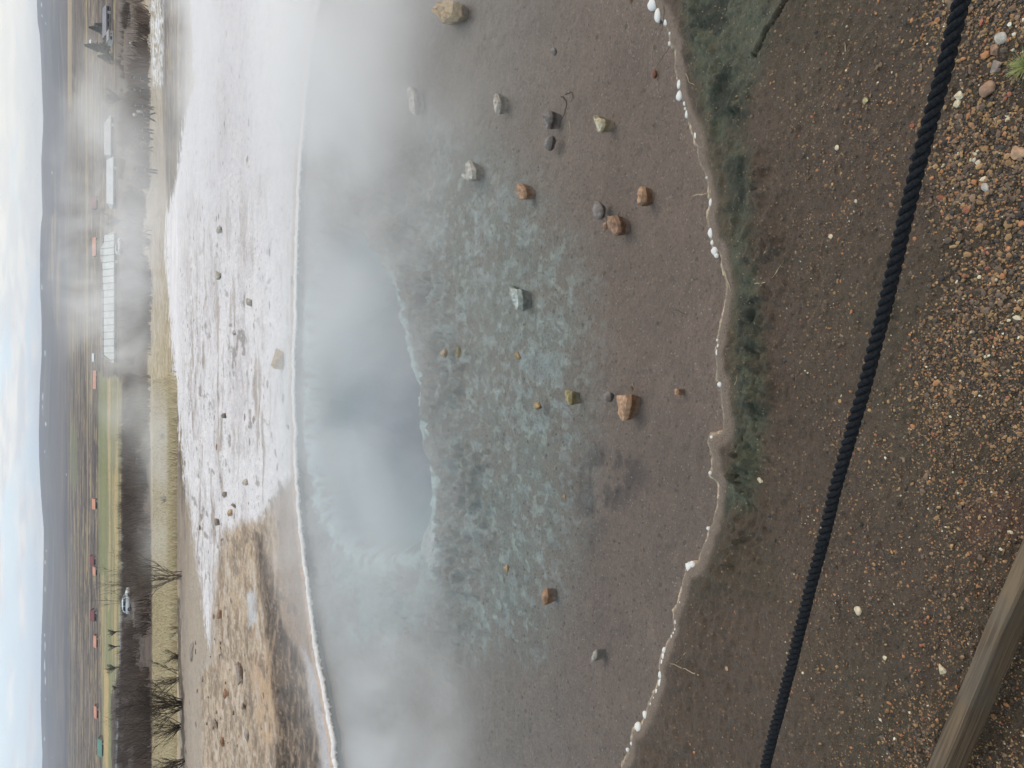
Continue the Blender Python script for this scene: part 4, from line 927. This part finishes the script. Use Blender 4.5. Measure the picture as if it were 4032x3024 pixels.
house('shed', 'tiny white roofed shed on the heath behind the dark conifers', 'shed', 181, 156, 363, 359, 353, 4, rm_w, m_wallw, 1, 0, 0)

# ------------------------------------------------------------------ people beyond the terrace
def skin_obj(name, verts, edges, radii, mt, parent, sub=1):
    me = bpy.data.meshes.new(name); me.from_pydata([Vector(v) for v in verts], edges, []); o = link(name, me, mt, parent)
    o.modifiers.new('skin', 'SKIN').use_smooth_shade = True
    for i, r in enumerate(radii):
        sv = me.skin_vertices[0].data[i]; sv.radius = (r, r) if not isinstance(r, tuple) else r; sv.use_root = (i == 0)
    s_ = o.modifiers.new('sub', 'SUBSURF'); s_.levels = sub; s_.render_levels = sub
    return o
m_skin = mat('skin', s2l(168, 132, 114), .6)
def person(x, y, rz, lab, jac, tro, hat, stride=.12, lean=0.0, pack=None, h=1.75, bag=False):
    p = hit(x, y); p[2] += .06; k = h / 1.75; r = random.Random(int(y))
    st = stride; J = {'pel': (0, 0, .95), 'wai': (0, lean * .3, 1.12), 'che': (0, lean * .7, 1.34), 'nec': (0, lean, 1.50), 'hea': (0, lean * 1.15 + .02, 1.60), 'top': (0, lean * 1.2 + .01, 1.70)}
    V_ = [J['pel'], J['wai'], J['che'], J['nec'], J['hea'], J['top']]; E = [(0, 1), (1, 2), (2, 3), (3, 4), (4, 5)]; Rr = [.13, .12, .14, .055, .085, .07]
    ja, jr, je = [J['pel'], J['wai'], J['che'], (0, lean * .95, 1.47)], [(.19, .14), (.185, .14), (.21, .15), (.10, .09)], [(0, 1), (1, 2), (2, 3)]
    ta, tr_, te = [J['pel']], [(.165, .13)], []
    hands = []
    for s_ in (-1, 1):
        sw = s_ * st; b = len(V_)
        sh, el, wr, ha = (s_ * .19, lean * .8, 1.41), (s_ * .25, lean * .6 - sw * .3, 1.14), (s_ * .24, lean * .7 - sw * .3 + .10, .92), (s_ * .235, lean * .7 - sw * .3 + .13, .84)
        V_ += [sh, el, wr, ha]; Rr += [.06, .045, .032, .035]; E += [(2, b), (b, b + 1), (b + 1, b + 2), (b + 2, b + 3)]
        b2 = len(ja); ja += [sh, el, wr]; jr += [.085, .065, .05]; je += [(2, b2), (b2, b2 + 1), (b2 + 1, b2 + 2)]; hands.append((ha, s_))
        b = len(V_); hip, kn, an, to = (s_ * .09, 0, .88), (s_ * .10, sw * .5 + .03, .49), (s_ * .10, sw, .09), (s_ * .11, sw + .15, .04)
        V_ += [hip, kn, an, to]; Rr += [.085, .06, .045, .035]; E += [(0, b), (b, b + 1), (b + 1, b + 2), (b + 2, b + 3)]
        b3 = len(ta); ta += [hip, kn, (an[0], an[1], .12)]; tr_ += [.115, .085, .07]; te += [(0, b3), (b3, b3 + 1), (b3 + 1, b3 + 2)]
    o = skin_obj('person', V_, E, Rr, m_skin, None); o.location = p; o.rotation_euler = (0, 0, rz); o.scale = (k, k, k)
    tag(o, lab, 'person', 'walkers at the edge of the meadow')
    skin_obj('jacket', ja, je, jr, jac, o); skin_obj('trousers', ta, te, tr_, tro, o)
    bm = bmesh.new(); bmesh.ops.create_uvsphere(bm, u_segments=12, v_segments=8, radius=.118)
    for v in bm.verts:
        v.co.y *= 1.1; v.co.z *= 1.05
        if v.co.z < -.03: v.co.z = -.03 + (v.co.z + .03) * (.9 if v.co.y < 0 else .1)
    c = mb_obj('hair' if hat[1] else 'cap', bm, hat[0], o, True); c.location = (0, lean * 1.2 - .005, 1.665)
    for (hx, hy, hz), s_ in hands:                       # palm, four curled fingers and a thumb
        bm = bmesh.new(); bmesh.ops.create_uvsphere(bm, u_segments=8, v_segments=6, radius=1, matrix=Matrix.Translation((hx, hy, hz - .03)) @ Matrix.Diagonal((.018, .042, .05, 1)))
        for f_, (dy, l) in enumerate(((.03, .07), (.01, .08), (-.01, .075), (-.03, .06))):
            tube(bm, [Vector((hx, hy + dy, hz - .06)), Vector((hx - s_ * .006, hy + dy, hz - .06 - l * .55)), Vector((hx - s_ * .03, hy + dy * .9, hz - .06 - l * .9))], .010, .007)
        tube(bm, [Vector((hx, hy + .035, hz - .015)), Vector((hx - s_ * .012, hy + .062, hz - .04)), Vector((hx - s_ * .018, hy + .07, hz - .07))], .011, .008)
        mb_obj('hand', bm, m_skin, o, True)
    for s_ in (-1, 1):                                    # eyes, nose
        bm = bmesh.new(); bmesh.ops.create_uvsphere(bm, u_segments=8, v_segments=6, radius=.012, matrix=Matrix.Translation((s_ * .032, lean * 1.15 + .098, 1.615))); mb_obj('eye', bm, m_tyre, o)
    bm = bmesh.new(); bmesh.ops.create_cone(bm, segments=6, radius1=.018, radius2=.006, depth=.045, cap_ends=True, matrix=Matrix.Translation((0, lean * 1.15 + .105, 1.59)) @ Matrix.Rotation(-.4, 4, 'X')); mb_obj('nose', bm, m_skin, o)
    if pack:
        bm = bmesh.new(); bmesh.ops.create_cube(bm, size=1); bmesh.ops.bevel(bm, geom=list(bm.edges), offset=.2, segments=2, affect='EDGES')
        for v in bm.verts: v.co = Vector((v.co.x * .32, v.co.y * .2 - .24 + lean * .6, v.co.z * .46 + 1.27))
        b_ = mb_obj('backpack', bm, pack, None, True); b_.parent = o
    return o
dk1, dk2, dk3 = mat('charcoal_cloth', (.035, .037, .045), .9), mat('navy_cloth', (.03, .04, .065), .9), mat('brown_cloth', (.06, .045, .035), .9)
lt1, rd = mat('pale_cloth', s2l(190, 188, 180), .9), mat('maroon_cloth', (.10, .03, .035), .9)
hb, hw = (mat('dark_hair', (.02, .015, .012), .8), True), (mat('white_cap', s2l(214, 212, 208), .8), False)
person(583, 184, .4, 'walker with a whitish cap alone at the far right near the sinter patch', dk1, dk3, hw, .1)
person(602, 318, 1.2, 'dark walker in the thick steam, second from the right', dk2, dk1, hb, .15)
person(600, 366, -1.0, 'stooped dark walker in the steam beside the second one from the right', dk1, dk1, hb, .1, .06)
person(614, 428, .8, 'walker in a navy jacket standing close right of the one with the backpack', dk2, dk3, hb, .18)
person(622, 462, 1.4, 'walker with a white cap and a pale backpack striding left', dk1, dk2, hw, .32, .08, lt1)
person(613, 521, -.6, 'walker in brown with dark trousers, just left of the backpack walker', dk3, dk1, hb, .14)
person(610, 549, .2, 'smaller dark walker between two others in the steam', dk1, dk2, hb, .1, 0, None, 1.55)
person(611, 588, 1.0, 'walker in a maroon jacket left of the group', rd, dk1, hb, .2)
person(629, 678, -.5, 'dark clad walker standing alone at the left of the group', dk2, dk2, hb, .05, 0, None, 1.72)

# ------------------------------------------------------------------ trees, shrubs
m_bark = mat('dark_bark', s2l(64, 54, 48), .9, .2, 20); m_bark2 = mat('grey_bark', s2l(104, 94, 86), .9, .2, 20)
def leafcloud(centres, sizes, mt, seed, name, parent, per=1, ls=.2):
    rg = np.random.RandomState(seed); c = np.repeat(np.array(centres), per, 0); n = len(c); c = c + rg.normal(0, 1, (n, 3)) * np.repeat(np.array(sizes), per)[:, None] * .5
    a = rg.normal(0, 1, (n, 3)); a /= np.linalg.norm(a, axis=1)[:, None]; b = np.cross(a, rg.normal(0, 1, (n, 3))); b /= np.linalg.norm(b, axis=1)[:, None]
    l = ls * rg.uniform(.5, 1.4, (n, 1)); v = np.stack([c - a * l, c + b * l * .45, c + a * l, c - b * l * .45], 1).reshape(-1, 3)
    cols = np.repeat(np.clip(rg.normal(1, .3, (n, 1)), .4, 1.8) * np.ones((1, 3)), 4, 0)
    return link(name, mesh_np(name, v, np.arange(4 * n).reshape(n, 4), cols, False), mt, parent)
def leaf_mat(name, rgb):
    m = bpy.data.materials.new(name); m.use_nodes = True; nt = m.node_tree; b = nt.nodes['Principled BSDF']; b.inputs['Roughness'].default_value = .8
    at = N(nt, 'ShaderNodeAttribute', attribute_name='Col'); nt.links.new(mixc(nt, 1.0, at.outputs['Color'], tuple(s2l(*rgb)), 'MULTIPLY'), b.inputs['Base Color']); return m
m_fir = leaf_mat('fir_needles', (58, 62, 50))
def conifer(x, y, vt, wpx, lab, seed):
    p = hit(x, y); h = zat(vt, p[1]) - p[2]; wr = wpx / F * p[1] * CP * 1.05 / 2; rg = np.random.RandomState(seed)
    o = empty('conifer', p, label=lab, cat='tree', group='conifers by the slate roofed house')
    bm = bmesh.new(); tube(bm, [Vector((0, 0, 0)), Vector((.05, 0, h * .5)), Vector((0, 0, h * .97))], h * .025, .02, 6); mb_obj('trunk', bm, m_bark, o)
    n = 900; t = rg.uniform(.05, 1, n) ** .85; a = rg.uniform(0, 6.28, n); tier = .72 + .28 * np.abs(np.sin(t * 24)); r = wr * (1 - t) ** .85 * tier * np.sqrt(rg.uniform(.05, 1, n)) * (1 + .25 * np.sin(a * 3 + seed)) + .05
    leafcloud(np.c_[np.cos(a) * r, np.sin(a) * r, t * h - r * .2], np.full(n, h * .03), m_fir, seed, 'crown', o, 2, h * .045)
conifer(402, 118, 350, 44, 'slender dark conifer above the slate grey roof', 3)
conifer(436, 198, 336, 62, 'broad dark conifer with a pointed top beside the white gabled house', 4)
conifer(446, 232, 384, 52, 'low bushy conifer left of the broad pointed one', 5)
conifer(404, 100, 372, 26, 'small conifer tucked behind the slender one', 6)
def bare(name, lab, cat, x, y, vt, spread, nst, seed, mt, group=None, r0=.012, nb=(6, 7), tree=False, dz=0.0):
    """leafless shrub: stems fanning from the ground, each forking twice"""
    p = hit(x, y) if x < 690 else (lambda q: q)(hit_t(x, y)); h = zat(vt, p[1]) - p[2]; r = random.Random(seed); bm = bmesh.new()
    def br(p0, d, L, rad, lev):
        pts = [p0]; q = p0.copy(); dd = d.copy(); n = 5 if lev < 2 else 3
        for i in range(n):
            dd = (dd + Vector((r.gauss(0, .16), r.gauss(0, .16), r.gauss(.06, .1)))).normalized(); q = q + dd * L / n; pts.append(q.copy())
        tube(bm, pts, rad, rad * .3, 4 if lev == 0 else 3)
        if lev < 2:
            for j in range(nb[lev]):
                k = r.randint(1, n); sd = Vector((r.gauss(0, 1), r.gauss(0, 1), r.gauss(.5, .5))).normalized()
                br(pts[k], (dd * .75 + sd * .6).normalized(), L * r.uniform(.3, .55), rad * .5, lev + 1)
    if tree:
        o = empty(name, p - np.array([0, 0, .05]), label=lab, cat=cat, group=group)
        tb = bmesh.new(); tube(tb, [Vector((0, 0, 0)), Vector((.03 * h, 0, h * .3)), Vector((0, 0, h * .5))], r0 * 2, r0 * 1.3, 6); mb_obj('trunk', tb, mt, o)
        for i in range(nst):
            a = r.uniform(0, 6.28); br(Vector((0, 0, h * r.uniform(.22, .5))), Vector((math.cos(a) * spread, math.sin(a) * spread, 1)).normalized(), h * .5, r0, 0)
        mb_obj('crown', bm, mt, o); return o
    for i in range(nst):
        a = r.uniform(0, 6.28); s_ = r.uniform(.1, 1) * spread
        br(Vector((r.gauss(0, .04 * h), r.gauss(0, .04 * h), -.05)), Vector((math.cos(a) * s_, math.sin(a) * s_, 1)).normalized(), h * r.uniform(.6, 1.05), r0, 0)
    o = mb_obj(name, bm, mt); o.location = p; return tag(o, lab, cat, group)
GS = 'leafless shrubs at the back of the terrace'
bare('shrub', 'tall thin leafless shrub standing against the meadow and scrub', 'shrub', 712, 2262, 425, .38, 9, 21, m_bark2, GS, .010)
bare('shrub', 'leafless shrub with wide leaning stems right of the dense dark one', 'shrub', 704, 2665, 560, .9, 9, 22, m_bark, GS, .008)
bare('shrub', 'dense dark leafless shrub, the biggest at the left of the meadow', 'shrub', 716, 2775, 515, .75, 22, 23, m_bark, GS, .009)
bare('shrub', 'leafless shrub with fanned stems left of the biggest dark one', 'shrub', 714, 2860, 575, .8, 12, 24, m_bark, GS, .008)
bare('shrub', 'leafless shrub cut by the left border of the photo', 'shrub', 726, 3000, 570, .5, 12, 25, m_bark, GS, .008)
bare('shrub', 'low twiggy shrub in the meadow below the white car', 'shrub', 700, 2478, 650, .8, 6, 26, m_bark2, GS, .005)
bare('shrub', 'low brown shrub against the meadow right of the leaning one', 'shrub', 703, 2588, 640, 1.0, 12, 27, m_bark, GS, .005)
bare('shrub', 'small faint shrub in the meadow at the middle of the photo', 'shrub', 660, 1710, 620, 1.0, 8, 28, m_bark2, GS, .012)
bare('shrub', 'small faint shrub right of the tall thin one', 'shrub', 668, 1962, 635, 1.0, 8, 29, m_bark2, GS, .012)
for i, (x, y, vt, lab) in enumerate([(470,2486,425,'young bare tree on the field above the lane, right one of the four'), (472,2544,425,'young bare tree on the field directly right of the widest one'), (471,2628,414,'young bare tree with the widest crown on the field'), (470,2706,440,'lowest young bare tree on the field at the left')]):
    bare('young_tree', lab, 'tree', x, y, vt, .8, 14, 40 + i, m_bark, 'young bare trees on the green field', .085, (5, 5), True)
bare('bare_tree', 'bare dark tree standing before the steamy right end of the long hall', 'tree', 500, 872, 418, .8, 14, 51, m_bark, None, .09, (6, 6), True)
bare('bare_tree', 'bare tree veiled in steam right of the guesthouses', 'tree', 500, 396, 405, .9, 14, 52, m_bark, None, .09, (6, 6), True)

# scrub of bare birch that nobody could count
def scrub():
    rg = np.random.RandomState(8); n = 5200; v = []; f = []; cols = []
    qy = rg.uniform(-200, 3220, n); qx = rg.uniform(468, 596, n)
    top = np.interp(qy, [-200, 900, 1500, 2300, 2600, 2760, 3024], [468, 480, 488, 486, 482, 462, 452]); ok = (qx > top + 4) & ((qy < 3100)); qx, qy = qx[ok], qy[ok]
    fade = fbm(qy / 160, qx / 22, 3); keep = fade > np.where(qx > 560, .47, .40 + .12 * smooth(1500, 900, qy)); qx, qy = qx[keep], qy[keep]
    ang = PITCH - np.arctan((CX - qx) / F); Yg = np.geomspace(60, 400, 4000); zz_ = np.arctan((EYE - zprof(Yg)) / Yg); Yh_ = np.interp(-ang, -zz_, Yg)
    Xh = ((CY - qy) / F) / (CP + (CX - qx) / F * SP) * Yh_; base = zprof(Yh_)
    K = 16; N_ = len(qx); h = rg.uniform(.9, 2.3, N_) ; a = rg.uniform(0, 6.28, (N_, K)); sp = rg.uniform(.1, .75, (N_, K)); L = h[:, None] * rg.uniform(.6, 1, (N_, K)); z0 = rg.uniform(0, .35, (N_, K)) * h[:, None]
    bx = Xh[:, None] + rg.normal(0, .35, (N_, K)); by = Yh_[:, None] + rg.normal(0, .35, (N_, K)); bz = base[:, None] - .2 + z0
    tx, ty, tz = bx + np.cos(a) * sp * L, by + np.sin(a) * sp * L, bz + L; wd = .028 + .02 * rg.rand(N_, K)
    P = np.stack([np.stack([bx - wd, by, bz], -1), np.stack([bx + wd, by, bz], -1), np.stack([tx, ty, tz], -1)], 2).reshape(-1, 3)
    c = np.repeat(np.repeat(rg.uniform(.6, 1.6, N_), K), 3)[:, None] * np.ones((1, 3))
    o = link('birch_scrub', mesh_np('birch_scrub', P, np.arange(len(P)).reshape(-1, 3), c, False), leaf_mat('bare_twigs', (88, 74, 66))); tag(o, kind='stuff')
scrub()
# dead grass of the meadow
def meadow():
    rg = np.random.RandomState(9); n = 26000; qy = rg.uniform(1500, 3100, n); qx = rg.uniform(604, 704, n)
    ang = PITCH - np.arctan((CX - qx) / F); Yg = np.geomspace(15.5, 140, 4000); zz_ = np.arctan((EYE - zprof(Yg)) / Yg); Yh_ = np.interp(-ang, -zz_, Yg); ok = Yh_ > 16.5; qx, qy, Yh_ = qx[ok], qy[ok], Yh_[ok]; n = len(qx)
    Xh = ((CY - qy) / F) / (CP + (CX - qx) / F * SP) * Yh_; base = zprof(Yh_); K = 4; h = rg.uniform(.06, .22, n)
    bx = Xh[:, None] + rg.normal(0, .12, (n, K)); by = Yh_[:, None] + rg.normal(0, .12, (n, K)); L = h[:, None] * rg.uniform(.6, 1, (n, K)); a = rg.uniform(0, 6.28, (n, K)); wd = Yh_[:, None] * .0006
    P = np.stack([np.stack([bx - wd, by, base[:, None] - .05 + 0 * bx], -1), np.stack([bx + wd, by, base[:, None] - .05 + 0 * bx], -1), np.stack([bx + np.cos(a) * L * .8, by + np.sin(a) * L * .8, base[:, None] + L], -1)], 2).reshape(-1, 3)
    pal = np.array([s2l(*c) for c in ((212,196,166),(200,186,154),(182,174,138),(164,148,124))]); c = np.repeat(np.repeat(pal[rg.choice(4, n, p=[.45, .3, .15, .1])], K, 0), 3, 0)
    o = link('dead_grass', mesh_np('dead_grass', P, np.arange(len(P)).reshape(-1, 3), c, False), leaf_mat('dead_grass', (255, 255, 255))); tag(o, kind='stuff')
meadow()


# ------------------------------------------------------------------ steam and haze
def steam_mat(name, dens, scale, lo, hi, seed=0.0, step=0.6, aniso=0.0, stretch=(1, 1, 1)):
    m = bpy.data.materials.new(name); m.use_nodes = True; nt = m.node_tree; nt.nodes.remove(nt.nodes['Principled BSDF'])
    out = nt.nodes['Material Output']
    tc = N(nt, 'ShaderNodeTexCoord'); geo = N(nt, 'ShaderNodeNewGeometry')
    ln = N(nt, 'ShaderNodeVectorMath', operation='LENGTH'); nt.links.new(tc.outputs['Object'], ln.inputs[0])
    fall = mapr(nt, ln.outputs['Value'], 1.0, 0.15)
    mp = N(nt, 'ShaderNodeMapping'); mp.inputs['Location'].default_value = (seed, seed * 1.7, seed * .3); mp.inputs['Scale'].default_value = stretch
    nt.links.new(geo.outputs['Position'], mp.inputs['Vector'])
    n = N(nt, 'ShaderNodeTexNoise'); n.inputs['Scale'].default_value = scale; n.inputs['Detail'].default_value = 5; n.inputs['Roughness'].default_value = .6
    n.inputs['Distortion'].default_value = 0.8
    nt.links.new(mp.outputs[0], n.inputs['Vector'])
    d = mth(nt, 'MULTIPLY', mth(nt, 'MULTIPLY', fall, mapr(nt, n.outputs[0], lo, hi)), dens)
    pv = N(nt, 'ShaderNodeVolumePrincipled'); pv.inputs['Color'].default_value = (1.0, .988, .990, 1); pv.inputs['Anisotropy'].default_value = aniso
    nt.links.new(d, pv.inputs['Density']); nt.links.new(pv.outputs[0], out.inputs['Volume'])
    m.cycles.volume_step_rate = step
    return m
def puff(c, r, m):
    bm = bmesh.new(); bmesh.ops.create_icosphere(bm, subdivisions=3, radius=1.02)
    o = mb_obj('steam', bm, m); o.location = c; o.scale = r
    return tag(o, kind='stuff')
puff((0.2, 4.5, 0.04), (3.4, 2.3, 0.46), steam_mat('pool_steam', 2.3, 1.3, .28, .74, 0.0, aniso=.3))
puff((2.5, 4.4, 0.08), (2.3, 2.7, 0.56), steam_mat('pool_steam_thick', 2.8, 1.3, .24, .66, 3.0, aniso=.3))
puff((-2.1, 3.65, 0.0), (2.3, 1.2, 0.30), steam_mat('pool_steam_left', 3.8, 1.5, .24, .70, 13.0, aniso=.3))
puff((5.2, 10.2, -0.45), (5.4, 4.8, 1.05), steam_mat('drift_steam', .8, .7, .34, .62, 5.0, aniso=.3))
puff((5.6, 30.0, 0.5), (7.5, 7.0, 2.0), steam_mat('far_steam', .38, .30, .46, .63, 9.0, aniso=.3))
puff((7.0, 31.0, -1.1), (6.2, 6.0, 1.5), steam_mat('low_steam', .22, .36, .36, .64, 31.0, aniso=.3))
puff((1.5, 27.0, -0.2), (5.0, 5.0, 1.3), steam_mat('far_wisp', .40, .34, .47, .64, 17.0, aniso=.3))
puff((-2.5, 25.0, -0.9), (4.0, 4.0, 1.0), steam_mat('meadow_wisp', .40, .40, .44, .64, 23.0, aniso=.3))

m = bpy.data.materials.new('air'); m.use_nodes = True; nt = m.node_tree; nt.nodes.remove(nt.nodes['Principled BSDF'])
pv = N(nt, 'ShaderNodeVolumePrincipled'); pv.inputs['Density'].default_value = 1.4e-4; pv.inputs['Color'].default_value = (.80, .86, 1.0, 1)
nt.links.new(pv.outputs[0], nt.nodes['Material Output'].inputs['Volume'])
bm = bmesh.new(); bmesh.ops.create_cube(bm, size=1)
for v in bm.verts: v.co = Vector((v.co.x * 13000, v.co.y * 8600 + 4200, (v.co.z + .5) * 205 - 25))
tag(mb_obj('haze', bm, m), kind='stuff')
